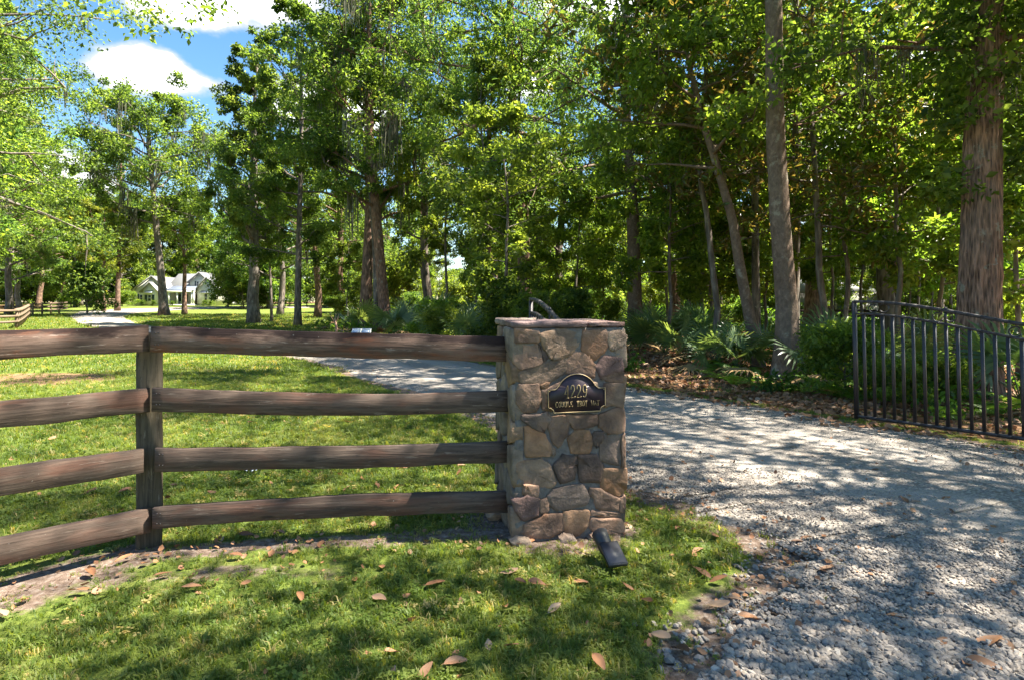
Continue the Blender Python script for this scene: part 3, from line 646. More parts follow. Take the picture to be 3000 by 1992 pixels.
GL = {'4': [[(.66,0),(.66,1),(.0,.30),(.95,.30)],[(.44,.0),(.88,.0)]], '2': [arc(.42,.72,.36,.28,190,-35,14) + [(.02,.02),(.86,.02),(.90,.12)]], '9': [arc(.45,.68,.38,.32,0,360,18), arc(.10,.55,.73,.62,10,-60,8) + [(.28,.02),(.14,.10)]],
 'C': [[(.80,.98),(.80,.80)], arc(.5,.5,.46,.5,48,312,14)], 'O': [arc(.5,.5,.42,.5,0,360,18)], 'U': [[(.12,1),(.12,.3)] + arc(.47,.3,.35,.3,180,360,9) + [(.82,.3),(.82,1)],[(0,1),(.26,1)],[(.70,1),(.94,1)]],
 'L': [[(.2,1),(.2,0),(.85,0),(.85,.2)],[(.05,1),(.38,1)]], 'E': [[(.85,.86),(.85,1),(.2,1),(.2,0),(.88,0),(.88,.18)],[(.2,.52),(.68,.52)]], 'T': [[(.05,.82),(.05,1),(.95,1),(.95,.82)],[(.5,1),(.5,0)],[(.32,0),(.68,0)]],
 'R': [[(.2,0),(.2,1),(.6,1)] + arc(.58,.75,.28,.25,90,-90,8) + [(.2,.5)],[(.5,.5),(.92,0)],[(.05,0),(.36,0)]], 'W': [[(.02,1),(.26,0),(.5,.9),(.74,0),(.98,1)]], 'A': [[(.05,0),(.5,1),(.95,0)],[(.22,.35),(.78,.35)]], 'Y': [[(.04,1),(.5,.48),(.96,1)],[(.5,.48),(.5,0)],[(.32,0),(.68,0)]]}
def glyph(ch, x, z, w, h, th, name):
    m = MB()
    for ln in GL[ch]: m.tube([(x + a * w, -.0078, z + b * h) for a, b in ln], th, 6)
    m.build(name, MAT['gold'], plaque, True)
for k, ch in enumerate('4229'): glyph(ch, -.081 + k * .0395, -.011, .031, .080, .0033, 'numeral')
x = -.141
for ch in 'COUULE': glyph(ch, x, -.068, .0145, .034, .0019, 'letter'); x += .0192
x = -.002
for ch in 'TROT': glyph(ch, x, -.067, .0140, .034, .0019, 'letter'); x += .0182
x = .093
for ch, w in (('W', .0175), ('A', .0150), ('Y', .0150)): glyph(ch, x, -.066, w, .034, .0019, 'letter'); x += w + .003
for sx in (-.180, .180): MB().tube([(sx, -.010, .036), (sx, -.004, .036)], .0032, 8).build('screw', MAT['gold'], plaque)

# ------------------------------------------------------------------ iron gate, both leaves
def gate_leaf(name, label, A, B, hA, hB, n, tilt, first=0):
    """A = free end, B = hinge end, on the ground; the top sweeps down from hA to hB"""
    A = np.array(A, float); B = np.array(B, float); L = np.linalg.norm(B - A); d = (B - A) / L
    g = empty(name, (A[0], A[1], gzs(*A))); tag(g, label, 'gate', 'leaves of the iron driveway gate')
    g.rotation_euler = (0, tilt, math.atan2(d[1], d[0]))
    top = lambda s: hA - (hA - hB) * (1.0 * (s / L) ** 1.25 if s > .25 else (s / L) * .35)
    top = lambda s: hB + (hA - hB) * (.5 + .5 * math.cos(math.pi * min(1, max(0, s / L)) ** .95))
    gap = .155; sec = .036
    S = np.linspace(0, L, 24)
    def rail(nm, f, w, h):
        m = MB()
        for a, b in zip(S[:-1], S[1:]): m.bar((a, 0, f(a)), (b + .001, 0, f(b)), w, h)
        m.build(nm, MAT['iron'], g)
    rail('top_rail', top, .044, .036); rail('middle_rail', lambda s: top(s) - gap, .038, .026); rail('bottom_rail', lambda s: .085, .038, .036)
    for s in (0.0, L): MB().bar((s, 0, .05), (s, 0, top(s) + .01), .042, .042, (1, 0, 0)).build('stile', MAT['iron'], g)
    for k in range(1, n):
        s = L * k / n; MB().bar((s, 0, .10), (s, 0, top(s) - gap - .012), .029, .029, (1, 0, 0)).build('bar', MAT['iron'], g)
    cnt = max(2, int(L / .62))
    for k in range(first, cnt):
        s = (k + .42) * L / cnt; zc = top(s) - gap / 2; m = MB()
        for sg in (-1, 1):
            pts = [(s + sg * (.062 + .055 * math.cos(math.radians(a))), 0, zc + .052 * math.sin(math.radians(a))) for a in np.linspace(40, 330, 16)]
            pts = [(s + sg * (.062 - (p[0] - s - sg * .062) * sg), 0, p[2]) for p in pts]
            m.tube(pts, .0085, 6)
        m.build('scroll', MAT['iron'], g, True)
    for s in (L * .36, L * .70):
        m = MB(); z = top(s); m.tube([(s, 0, z + .01), (s, 0, z + .025), (s, 0, z + .045)], [.02, .024, .004], 8); m.bar((s, 0, z - gap), (s, 0, z), .022, .022, (1, 0, 0)); m.build('collar', MAT['iron'], g)
    return g
gr = gate_leaf('gate_leaf', 'black iron gate leaf standing open beside the fern bank right of the gravel', (4.46, 7.36), (5.93, 4.98), 1.555, 1.14, 25, math.radians(-1.2))
hp = MB(); Lg = math.hypot(5.93 - 4.46, 4.98 - 7.36); hp.bar((Lg + .14, 0, -.1), (Lg + .14, 0, 1.62), .1, .1, (1, 0, 0)); hp.build('hinge_post', MAT['iron'], gr)
gate_leaf('gate_leaf', 'black iron gate leaf standing open behind the stone pillar, only its arched end in sight', (.225, 6.75), (.70, 4.50), 1.60, 1.16, 22, 0, 2)

# ------------------------------------------------------------------ small fixtures
lx, ly = ground_at(1792, 1668)
lamp = tag(empty('solar_spotlight', (lx, ly, 0), math.radians(14)), 'small black solar spotlight staked in the grass before the pillar', 'lamp')
m = MB(); m.tube([(0, .0, -.08), (0, .0, .10)], [.006, .011], 8); m.build('stake', MAT['lamp_black'], lamp)
R = Matrix.Translation((0, -.015, .105)) @ Matrix.Rotation(math.radians(24), 4, 'X')
m = MB(); m.box((-.056, -.085, -.011), (.056, .075, .011), R); bx = m.build('panel_case', MAT['lamp_black'], lamp)
m = MB(); m.box((-.050, -.078, .0112), (.050, .068, .0135), R); m.build('panel', MAT['lamp_panel'], lamp)
hd = MB(); c0 = np.array((-.005, .040, .088)); dv = np.array((-.02, .88, .47)); dv /= np.linalg.norm(dv)
hd.tube([c0, c0 + dv * .012, c0 + dv * .10, c0 + dv * .135], [.030, .041, .046, .048], 20); hd.build('head', MAT['lamp_black'], lamp, True)
ln = MB(); ln.tube([c0 + dv * .1355, c0 + dv * .138], .042, 20); ln.build('lens', MAT['lamp_glass'], lamp)
sA = on_line(1050, FR_A, FR_B); sp = tag(empty('solar_light', (sA[0], sA[1] + .075, zat(970, sA[1] + .075)), math.radians(8)), 'small twin panel solar light with pale blue cells fixed behind the top rail', 'solar light')
m = MB(); m.box((-.058, -.030, -.075), (.058, .030, -.016)); m.build('housing', MAT['lamp_black'], sp)
for s in (-1, 1):
    Rm = Matrix.Translation((s * .0315, 0, 0)) @ Matrix.Rotation(math.radians(22), 4, 'X')
    m = MB(); m.box((-.029, -.036, -.010), (.029, .036, .001), Rm); fo = m.build('panel_frame', MAT['house_trim'], sp)
    m = MB(); m.box((-.026, -.033, .0012), (.026, .033, .003), Rm); m.build('panel', MAT['solar_cell'], fo)
qx, qy = ground_at(727, 1390); r = np.random.default_rng(8); nn = 7
g = np.stack(np.meshgrid(np.linspace(-.075, .075, nn), np.linspace(-.035, .035, nn)), -1).reshape(-1, 2); zz = np.abs(r.normal(size=nn * nn)) * .022 + .035
i = np.arange(nn - 1)[:, None] * nn + np.arange(nn - 1)[None]
tag(obj('paper_scrap', mesh('paper_scrap', np.column_stack([g + r.normal(size=g.shape) * .006, zz]), np.stack([i, i + 1, i + nn + 1, i + nn], -1).reshape(-1, 4), MAT['paper']), None, (qx, qy, gzs(qx, qy))), 'crumpled bluish white paper scrap lying in the grass under the third rail', 'litter')

# ------------------------------------------------------------------ white house at the end of the drive
HY = 100.0; HZ = gzs(-60, 100)
house = tag(empty('white_house', (X(510, HY), HY, HZ)), 'white gabled farmhouse with a porch and dark shutters at the end of the gravel drive', 'house')
hx = lambda px: (px - 510) * HY / F
def part(name, mt, fn, parent=house):
    m = MB(); fn(m); return m.build(name, MAT[mt], parent)
def gable(m, x0, x1, ze, zp, y0, y1):
    """wall block with a gable end towards the viewer"""
    xm = (x0 + x1) / 2; P = [(x0, 0), (x1, 0), (x1, ze), (xm, zp), (x0, ze)]
    m.prism(P[::-1], y0, y1, 'xz')
def gable_roof(m, x0, x1, ze, zp, y0, y1, ov=.45, th=.14):
    xm = (x0 + x1) / 2; sl = (zp - ze) / (xm - x0)
    for s, xe in ((-1, x0 - ov), (1, x1 + ov)):
        zz = ze - sl * ov + .03; P = [(xe, zz), (xm, zp + .03), (xm, zp + .03 + th), (xe, zz + th)]
        m.prism(P if s < 0 else P[::-1], y0 - ov, y1 + .1, 'xz')
# (left wing, its front bay, main block, right wing, dormer)
W = {'left': (hx(394), hx(498), 2.75, 5.1, 0, 11), 'bay': (hx(432), hx(474), 2.7, 4.0, -1.2, 0), 'right': (hx(583), hx(641), 2.9, 4.9, -.6, 10), 'dormer': (hx(536), hx(594), 4.4, 5.9, 2.2, 7)}
for k in ('left', 'bay', 'right', 'dormer'):
    part('wall', 'house_wall', lambda m: gable(m, *W[k])); rf = part('roof', 'house_roof', lambda m: gable_roof(m, *W[k]))
part('wall', 'house_wall', lambda m: m.box((hx(498), 1.9, 0), (hx(583), 9.9, 2.95)))
def mainroof(m):
    P = [(1.2, 2.75), (5.5, 5.75), (10.4, 2.75), (10.4, 2.9), (5.5, 5.92), (1.2, 2.9)]
    x0, x1 = hx(470), hx(640); V = [(x, y, z) for x in (x0, x1) for y, z in P]; n = 6
    m.add(V, [(i, (i + 1) % n, n + (i + 1) % n, n + i) for i in range(n)] + [(0, 5, 4, 1), (1, 4, 3, 2), (6, 7, 10, 11), (7, 8, 9, 10)])
part('roof', 'house_roof', mainroof)
part('porch_roof', 'awning_metal', lambda m: m.add([(hx(476), -1.5, 2.75), (hx(582), -1.5, 2.75), (hx(582), 2.0, 3.55), (hx(476), 2.0, 3.55), (hx(476), -1.5, 2.62), (hx(582), -1.5, 2.62), (hx(582), 2.0, 3.42), (hx(476), 2.0, 3.42)], [(0, 1, 2, 3), (7, 6, 5, 4), (0, 4, 5, 1), (1, 5, 6, 2), (2, 6, 7, 3), (3, 7, 4, 0)]))
part('porch_beam', 'house_trim', lambda m: m.box((hx(477), -1.3, 2.30), (hx(581.5), -1.05, 2.615)))
part('porch_floor', 'house_trim', lambda m: m.box((hx(476), -1.4, 0.0), (hx(582), 1.88, .22)))
for px in (480, 507, 531, 546, 573, 579): part('column', 'house_trim', lambda m: m.box((hx(px) - .11, -1.29, .225), (hx(px) + .11, -1.07, 2.297)))
def window(px0, px1, py0, py1, y, shutters=True, sill=True):
    x0, x1 = hx(px0), hx(px1); z0, z1 = zat(py1, HY) - HZ, zat(py0, HY) - HZ
    def fr(m):
        t = .055
        m.box((x0, y - .06, z0), (x1, y + .02, z0 + t)); m.box((x0, y - .06, z1 - t), (x1, y + .02, z1)); m.box((x0, y - .06, z0 + t), (x0 + t, y + .02, z1 - t)); m.box((x1 - t, y - .06, z0 + t), (x1, y + .02, z1 - t))
        m.box((x0 + t, y - .05, (z0 + z1) / 2 - .03), (x1 - t, y + .02, (z0 + z1) / 2 + .03))
    f = part('window', 'house_trim', fr)
    for a, b in ((z0 + .055, (z0 + z1) / 2 - .03), ((z0 + z1) / 2 + .03, z1 - .055)): part('pane', 'window_glass', lambda m: m.box((x0 + .055, y - .025, a), (x1 - .055, y - .003, b)), f)
    if shutters:
        for s in (0, 1):
            xa = x0 - .55 if s == 0 else x1 + .08; part('shutter', 'shutter_dark', lambda m: m.box((xa, y - .05, z0), (xa + .46, y - .003, z1)))
window(409.5, 418, 864, 883.5, 0, False); window(420.5, 429.5, 864, 883.5, 0, False)
part('shutter', 'shutter_dark', lambda m: m.box((hx(403.5), -.05, .85), (hx(407.5), -.003, 2.05)))
window(446, 456, 865, 884, -1.2); window(514, 523, 863, 884, 1.9); window(486, 494, 864, 884, 1.9); window(604, 613, 862, 882, -.6, False); window(622, 630, 862, 882, -.6, False)
window(555.5, 563, 823, 841, 2.2, False); window(566, 573.5, 823, 841, 2.2, False)
for a, b in ((550.5, 554), (575, 578.5)): part('shutter', 'shutter_dark', lambda m: m.box((hx(a), 2.15, zat(841, HY) - HZ), (hx(b), 2.197, zat(823, HY) - HZ)))
dr = part('door', 'door_brown', lambda m: m.box((hx(555.5), 1.83, .225), (hx(569), 1.897, 2.25)))
part('handle', 'gold', lambda m: m.box((hx(567), 1.79, 1.1), (hx(567.7), 1.828, 1.3)), dr)
for a, b, y in ((596, 618, -.6), (441, 462, -1.2)): part('awning', 'awning_metal', lambda m: m.add([(hx(a), y - .004, 2.62), (hx(b), y - .004, 2.62), (hx(b) + .1, y - .6, 2.30), (hx(a) - .1, y - .6, 2.30), (hx(a), y - .004, 2.56), (hx(b), y - .004, 2.56), (hx(b) + .1, y - .6, 2.24), (hx(a) - .1, y - .6, 2.24)], [(3, 2, 1, 0), (4, 5, 6, 7), (2, 3, 7, 6), (0, 4, 7, 3), (1, 2, 6, 5)]))
garage = tag(empty('white_garage', (X(702, 104), 104, gzs(X(702, 104), 104))), 'plain white garage half hidden by trunks to the right of the farmhouse', 'garage')
part('wall', 'house_wall', lambda m: gable(m, -3.4, 2.9, 2.7, 4.3, 0, 7), garage); part('roof', 'house_roof', lambda m: gable_roof(m, -3.4, 2.9, 2.7, 4.3, 0, 7), garage)
gd = part('door', 'house_trim', lambda m: m.box((-2.6, -.05, .02), (.4, -.003, 2.2)), garage)
for k in range(4): part('panel', 'house_trim', lambda m: m.box((-2.5, -.075, .10 + k * .53), (.3, -.051, .52 + k * .53)), gd)
# low outbuilding far off in the woods on the right
plain('shed_wall', (.22, .22, .20), .85, 0, .2, .08)
bY = 46.0; bz = gzs(X(2490, bY), bY)
shed = tag(empty('outbuilding', (X(2490, bY), bY, bz)), 'low outbuilding with a pale metal roof glimpsed through the woods', 'outbuilding')
bxx = lambda px: (px - 2490) * bY / F; bzz = lambda py: zat(py, bY) - bz
part('wall', 'shed_wall', lambda m: m.box((bxx(2400), .6, 0), (bxx(2600), 6, bzz(858))), shed)
part('roof', 'house_roof', lambda m: m.add([(bxx(2385), 0, bzz(858)), (bxx(2612), 0, bzz(858)), (bxx(2600), 3.4, bzz(815)), (bxx(2392), 3.4, bzz(815)), (bxx(2612), 6.6, bzz(858)), (bxx(2385), 6.6, bzz(858))], [(0, 1, 2, 3), (3, 2, 4, 5), (5, 4, 1, 0)], [(0, 3, 5), (1, 4, 2)]), shed)
part('door', 'shutter_dark', lambda m: m.box((bxx(2465), .55, .02), (bxx(2500), .597, 2.0)), shed)

# ------------------------------------------------------------------ far board fences
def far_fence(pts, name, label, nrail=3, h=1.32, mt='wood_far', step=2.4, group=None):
    f = tag(empty(name, (pts[0][0], pts[0][1], gzs(*pts[0]))), label, 'fence', group); pts = [np.array(p, float) for p in pts]; fl = np.array(f.location)
    me = None
    for a, b in zip(pts[:-1], pts[1:]):
        L = np.linalg.norm(b - a); n = max(1, round(L / step))
        for k in range(n):
            p = a + (b - a) * k / n; q = a + (b - a) * (k + 1) / n
            po = MB(); po.bar((0, 0, -.1), (0, 0, h + .06), .14, .14, (1, 0, 0))
            me = me or po.mesh('post', MAT[mt])
            obj('post', me, f, (p[0] - fl[0], p[1] - fl[1], gzs(*p) - fl[2]), (0, 0, .3))
            d = (q - p) / np.linalg.norm(q - p); nn = np.array((d[1], -d[0])) * .09
            for r in range(nrail):
                z = h - .09 - r * (h - .25) / nrail
                m = MB(); m.bar((p[0] + nn[0] - fl[0], p[1] + nn[1] - fl[1], gzs(*p) + z - fl[2]), (q[0] + nn[0] - fl[0], q[1] + nn[1] - fl[1], gzs(*q) + z - fl[2]), .035, .15)
                m.build('rail', MAT[mt], f)
    return f
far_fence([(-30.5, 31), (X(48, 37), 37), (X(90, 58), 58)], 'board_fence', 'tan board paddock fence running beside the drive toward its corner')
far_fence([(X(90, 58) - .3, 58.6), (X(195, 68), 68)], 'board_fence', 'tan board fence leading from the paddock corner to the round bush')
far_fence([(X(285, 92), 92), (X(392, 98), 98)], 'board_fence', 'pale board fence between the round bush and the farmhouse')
far_fence([(X(2330, 38), 38), (X(2720, 38), 38)], 'board_fence', 'dark board fence in the shade before the outbuilding', 3, 1.3, 'wood_board')
# ------------------------------------------------------------------ vegetation builders
def unit(v): return v / (np.linalg.norm(v, axis=-1, keepdims=True) + 1e-9)
def leaf_cloud(rng, Cn, R, n, size, asp=.5, droop=.25, up=.9, tint=None, out=.5, hexa=False, fold=.12, flat=.65):
    """leaves scattered round clump centres; returns verts, faces, tint"""
    Cn = np.asarray(Cn, float); R = np.broadcast_to(np.asarray(R, float), (len(Cn),)); idx = np.repeat(np.arange(len(Cn)), n); N = len(idx)
    d = unit(rng.normal(size=(N, 3))); rr = rng.random(N) ** (1 / 2.4)
    p = Cn[idx] + d * (rr * R[idx])[:, None] * np.array((1, 1, flat))
    a = unit(unit(rng.normal(size=(N, 3))) + d * out + np.array((0, 0, -droop)))
    nr = unit(rng.normal(size=(N, 3)) + np.array((0, 0, up)) * 1.4)
    b = unit(np.cross(a, nr)); nn = np.cross(b, a)
    s = size * (.55 + .9 * rng.random(N)); w = s * asp * .5
    S = s[:, None]; Wd = w[:, None]
    if hexa:
        cols = [p, p + a * S * .28 + b * Wd * .85 + nn * S * fold * .5, p + a * S * .68 + b * Wd * .8 + nn * S * fold * .4, p + a * S - nn * S * .10, p + a * S * .68 - b * Wd * .8 + nn * S * fold * .4, p + a * S * .28 - b * Wd * .85 + nn * S * fold * .5]
        V = np.stack(cols, 1).reshape(-1, 3); b0 = np.arange(N)[:, None] * 6
        Fc = np.concatenate([b0 + np.array([[0, 1, 2, 3]]), b0 + np.array([[0, 3, 4, 5]])])
        k = 6
    else:
        cols = [p, p + a * S * .48 + b * Wd + nn * S * fold, p + a * S - nn * S * .08, p + a * S * .48 - b * Wd + nn * S * fold]
        V = np.stack(cols, 1).reshape(-1, 3); b0 = np.arange(N)[:, None] * 4
        Fc = np.concatenate([b0 + np.array([[0, 1, 2]]), b0 + np.array([[0, 2, 3]])]); k = 4
    ct = rng.random(len(Cn)) if tint is None else tint
    t = np.clip(.5 * ct[idx] + .5 * rng.random(N), 0, 1)
    return V, Fc, np.repeat(t, k)
def curve_pts(p, d, L, n, rng, wob, bend):
    P = [np.array(p, float)]; d = unit(np.array(d, float))
    for _ in range(n - 1):
        d = unit(d + rng.normal(size=3) * wob + np.array(bend)); P.append(P[-1] + d * L / (n - 1))
    return np.array(P)
def grow(seed, H, r0, z0, R, nl, path=None, shape='oval', up=.35, nclump=4, k=10, flute=.05, rings=None, twig=True, keep=None, sub=5, flare=.5, limb_r=.36, stub=True):
    """trunk with limbs and twigs; returns the tube builder and the clump centres/radii"""
    rng = np.random.default_rng(seed); m = MB()
    if path is None:
        zz = np.linspace(0, H, 12); w = np.cumsum(rng.normal(size=(12, 2)) * H * .0075, 0); w -= w[0]; path = np.column_stack([w, zz])
    path = np.array(path, float); L = np.linspace(0, 1, rings or 22); tt = (path[:, 2] - path[0, 2]) / (path[-1, 2] - path[0, 2])
    P = np.column_stack([np.interp(L, tt, path[:, 0]), np.interp(L, tt, path[:, 1]), np.interp(L, tt, path[:, 2])])
    H = P[-1, 2]; rad = r0 * np.clip(1 - L, .02, 1) ** .62 * (1 + flare * np.exp(-P[:, 2] / (r0 * 2.2)))
    P0 = P.copy(); P0[0, 2] -= .25
    m.tube(P0, rad, k, .02, rng, True, flute)
    at = lambda z: np.array([np.interp(z, P[:, 2], P[:, 0]), np.interp(z, P[:, 2], P[:, 1]), z])
    rat = lambda z: np.interp(z, P[:, 2], rad)
    Cn = []; Cr = []; az = rng.random() * 6.28
    limbpts = []
    for i in range(nl):
        s = (i + rng.random() * .8) / nl; z = z0 + (H * .985 - z0) * s; az += 2.4 + rng.normal() * .35
        pr = {'oval': math.sqrt(max(.04, 1 - (2 * s - .85) ** 2 * .72)), 'cone': 1.05 - .85 * s, 'round': math.sqrt(max(.1, 1 - (1.15 * s - .15) ** 2)), 'column': .9 - .45 * s, 'umbrella': .55 + .5 * s}[shape]
        Ln = R * pr * rng.uniform(.75, 1.15)
        d = np.array((math.cos(az), math.sin(az), up + .5 * s + rng.normal() * .12)); p = at(z)
        Q = curve_pts(p, d, Ln, 6, rng, .13, (0, 0, .02 if up > .3 else -.02))
        r1 = min(rat(z) * .62, r0 * limb_r * (.35 + .65 * pr) * (1 - .5 * s)) + .006
        m.tube(Q, np.linspace(r1, r1 * .22, 6), 6 if r1 > .05 else 5, cap=False); limbpts.append(Q)
        for j in range(sub):
            f = rng.uniform(.30, 1.0) if j else 1.0; q = Q[0] + (Q[-1] - Q[0]) * 0; fi = f * 5; a = int(min(4, fi)); q = Q[a] + (Q[a + 1] - Q[a]) * (fi - a)
            dd = unit(unit(Q[-1] - Q[0]) * .8 + rng.normal(size=3) * .75 + np.array((0, 0, .12))); tl = Ln * rng.uniform(.20, .42)
            T = curve_pts(q, dd, tl, 4, rng, .2, (0, 0, 0))
            if twig: m.tube(T, np.linspace(r1 * .3 + .004, .004, 4), 4, cap=False)
            Cn.append(T[-1]); Cr.append(tl * .55)
            if rng.random() < .65: Cn.append(T[2] + rng.normal(size=3) * .15); Cr.append(tl * .5)
    return rng, m, np.array(Cn), np.array(Cr), limbpts, P, rad
def moss_mesh(rng, pts, per, lo, hi, wid=1.0, name='hanging_moss'):
    """grey strands hanging from points"""
    V = []; Fq = []; T = []; n0 = 0
    for p in pts:
        g = rng.random(); Lg = rng.uniform(lo, hi)
        for _ in range(per):
            a = rng.random() * 6.28; q = p + rng.normal(size=3) * np.array((.12, .12, .05)) * (.6 + Lg * .4); L = Lg * rng.uniform(.3, 1); w = wid * rng.uniform(.010, .026) * (1 + Lg * .3)
            dx, dy = math.cos(a) * w, math.sin(a) * w; sw = rng.normal(size=2) * .05 * L
            for k, (f, ww) in enumerate(((0, .7), (.35, 1), (.7, .8), (1, .1))):
                c = q + np.array((sw[0] * f * f + rng.normal() * .012, sw[1] * f * f + rng.normal() * .012, -L * f)); V += [c + (dx * ww, dy * ww, 0), c - (dx * ww, dy * ww, 0)]
            for k in range(3): Fq.append((n0 + 2 * k, n0 + 2 * k + 1, n0 + 2 * k + 3, n0 + 2 * k + 2))
            T += [np.clip(.6 * g + .4 * rng.random(), 0, 1)] * 8; n0 += 8
    return mesh(name, np.array(V), np.array(Fq), MAT['moss_strand'], False, {'tint': np.array(T)})
def tree_meshes(seed, H, r0, z0, R, nl, bark='bark_grey', leafm='leaf_oak', n=70, size=.16, asp=.5, cr=1.0, moss=0, mosslen=(.5, 1.4), mosswid=1.0, mossper=12, hexa=False, droop=.25, flat=.65, lup=.9, extra=None, **kw):
    rng, m, Cn, Cr, limbs, P, rad = grow(seed, H, r0, z0, R, nl, **kw)
    if extra is not None: Cn = np.vstack([Cn, extra[0]]); Cr = np.concatenate([Cr, extra[1]])
    tm = m.mesh('trunk', MAT[bark], True)
    V, Fc, T = leaf_cloud(rng, Cn, np.clip(Cr * cr * .86, .28, 1.5), n, size, asp, droop, lup, None, .5, hexa, .12, flat)
    cm = mesh('crown', V, Fc, MAT[leafm], False, {'tint': T}); mm = None
    if moss:
        allp = np.vstack([q[2:] for q in limbs]); pts = allp[rng.integers(0, len(allp), moss)]; mm = moss_mesh(rng, pts, mossper, *mosslen, mosswid)
    return tm, cm, mm
def put_tree(name, meshes, x, y, label, group=None, rz=0, s=1, sz=None, col=(1, 1, 1), cat='tree'):
    t = tag(empty(name, (x, y, gzs(x, y)), rz), label, cat, group); t.scale = (s, s, sz or s)
    o = obj('trunk', meshes[0], t); c = obj('crown', meshes[1], t); c.color = (*col, 1); c['kind'] = 'stuff'
    if meshes[2]: q = obj('hanging_moss', meshes[2], t); q['kind'] = 'stuff'
    return t

# ------------------------------------------------------------------ trees that the photograph shows one by one
def trunk_path(rows, Y, x0):
    """(photo x, photo y) along a trunk, at distance Y -> offsets from its base"""
    return [(X(px, Y) - x0, dy, max(0, zat(py, Y) - gzs(x0, Y))) for px, py, dy in rows]
def hero(name, px, Y, rows, label, H, r0, z0, R, nl, seed, lean=(0, 0), group=None, col=(1, 1, 1), **kw):
    x = X(px, Y); p = [(0, 0, 0)] + trunk_path(rows, Y, x); a = np.array(p[-1]); p.append((a[0] + lean[0], a[1] + lean[1], H))
    return put_tree(name, tree_meshes(seed, H, r0, z0, R, nl, path=p, **kw), x, Y, label, group, col=col)
vr = np.random.default_rng(3); VINE = np.array([(vr.choice((-1, 1)) * vr.uniform(.25, .75) + .12, vr.uniform(-.5, .3), z) for z in vr.uniform(3.4, 7.5, 46)])
hero('cedar_tree', 2852, 9.4, [(2866, 1000, 0), (2868, 850, 0), (2874, 650, 0), (2884, 400, .05), (2906, 90, .1)], 'thick furrowed brown trunk with grey moss behind the open gate leaf', 17, .30, 5.2, 4.3, 34, 101, (.5, .2),
     bark='bark_furrowed', leafm='leaf_oak', k=56, flute=.045, rings=120, n=66, size=.125, asp=.62, moss=60, mosslen=(.5, 1.5), mosswid=.33, mossper=34, limb_r=.2, extra=(VINE, np.full(len(VINE), .42)), up=.1, flare=.38, sub=6, cr=1.15)
hero('hardwood_tree', 2308, 11.8, [(2305, 900, 0), (2286, 650, 0), (2272, 400, 0), (2268, 150, 0), (2266, 0, 0)], 'tall smooth grey brown trunk with a pale lit edge beside the leaning magnolia', 21, .215, 8.3, 5.2, 26, 102, (.3, .3),
     bark='bark_smooth', leafm='leaf_oak', k=28, flute=.018, rings=80, n=75, size=.14, asp=.6, flare=.75, sub=6, cr=1.15)
mg = hero('magnolia_tree', 2224, 14.2, [(2200, 950, 0), (2172, 780, .1), (2150, 640, .1), (2105, 470, .2), (2065, 330, .3)], 'slender leaning trunk carrying big glossy leaves beside the smooth tall trunk', 9.5, .15, 5.0, 2.8, 16, 103, (-.6, .2),
     bark='bark_smooth', leafm='leaf_light', k=14, flute=.02, rings=30, n=85, size=.15, asp=.62, cr=1.2, sub=6, up=.15)
hero('cypress_tree', 1862, 24.0, [(1858, 800, 0), (1852, 600, 0), (1838, 420, 0), (1830, 250, 0)], 'straight ringed brown trunk with feathery foliage between the pillar and the palmettos', 20, .30, 5.8, 5.0, 34, 104, (.2, .2),
     bark='bark_smooth', leafm='leaf_fine', k=14, flute=.03, n=68, size=.20, asp=.26, droop=.5, sub=7, up=.05, cr=1.2)
hero('cypress_tree', 1538, 28.0, [(1534, 700, 0), (1524, 500, 0), (1510, 420, 0), (1500, 300, 0)], 'dark brown trunk with feathery foliage rising right behind the stone pillar', 23, .36, 7.0, 6.0, 38, 105, (-.2, .2),
     bark='bark_pine', leafm='leaf_fine', k=14, flute=.03, n=68, size=.23, asp=.26, droop=.5, sub=7, up=.05, moss=14, cr=1.2)
hero('mossy_tree', 1132, 33.0, [(1112, 750, 0), (1095, 550, 0), (1085, 400, 0), (1080, 300, 0)], 'shaggy moss hung forked trunk at the edge of the wood beyond the fence', 24, .33, 6.5, 5.0, 26, 106, (0, .2),
     bark='bark_furrowed', leafm='leaf_oak', n=95, size=.19, asp=.55, moss=90, mosslen=(1.0, 3.4), sub=6, cr=1.1)
hero('mossy_tree', 1104, 33.4, [(1098, 750, .2), (1080, 550, .4), (1070, 380, .4)], 'thinner grey trunk leaning against the shaggy moss hung trunk', 18, .20, 7.5, 3.2, 18, 107, (-.5, .2),
     bark='bark_grey', leafm='leaf_oak', n=90, size=.18, moss=30, mosslen=(.8, 2.4))
hero('oak_tree', 1070, 36.0, [(1076, 800, 0), (1082, 600, .2), (1075, 400, .2)], 'thick reddish trunk just left of the shaggy moss hung trunk', 22, .38, 6.5, 5.5, 28, 108, (-.4, .2), bark='bark_pine', n=95, size=.2, asp=.55, sub=6)
hero('oak_tree', 872, 40.5, [(873, 850, 0), (875, 700, 0), (882, 450, 0)], 'single straight grey trunk standing at the wood edge on the lawn', 23, .24, 4.5, 4.4, 36, 109, (0, .2), n=100, size=.21, asp=.55, sub=6, up=.1)
hero('oak_tree', 742, 44.6, [(740, 880, 0), (746, 800, 0), (742, 600, 0), (744, 330, 0)], 'twisted thick grey trunk in the open lawn left of the wood edge', 20.5, .42, 6.0, 4.2, 38, 110, (.3, 0), bark='bark_grey', n=100, size=.21, asp=.55, k=16, flute=.10, sub=6, shape='column', col=(1.1, 1.0, 1.1))
hero('live_oak', 482, 60.0, [(478, 880, 0), (466, 780, .2), (455, 690, .3), (447, 600, .3)], 'large leaning oak hung with moss on the lawn before the farmhouse', 23, .40, 9.5, 8.0, 32, 111, (-1.6, 1), bark='bark_grey', n=120, size=.27, asp=.55, k=16, flute=.08, moss=80, mosslen=(1.2, 4.0), sub=7, up=.15, cr=1.0, shape='oval', flare=.65)
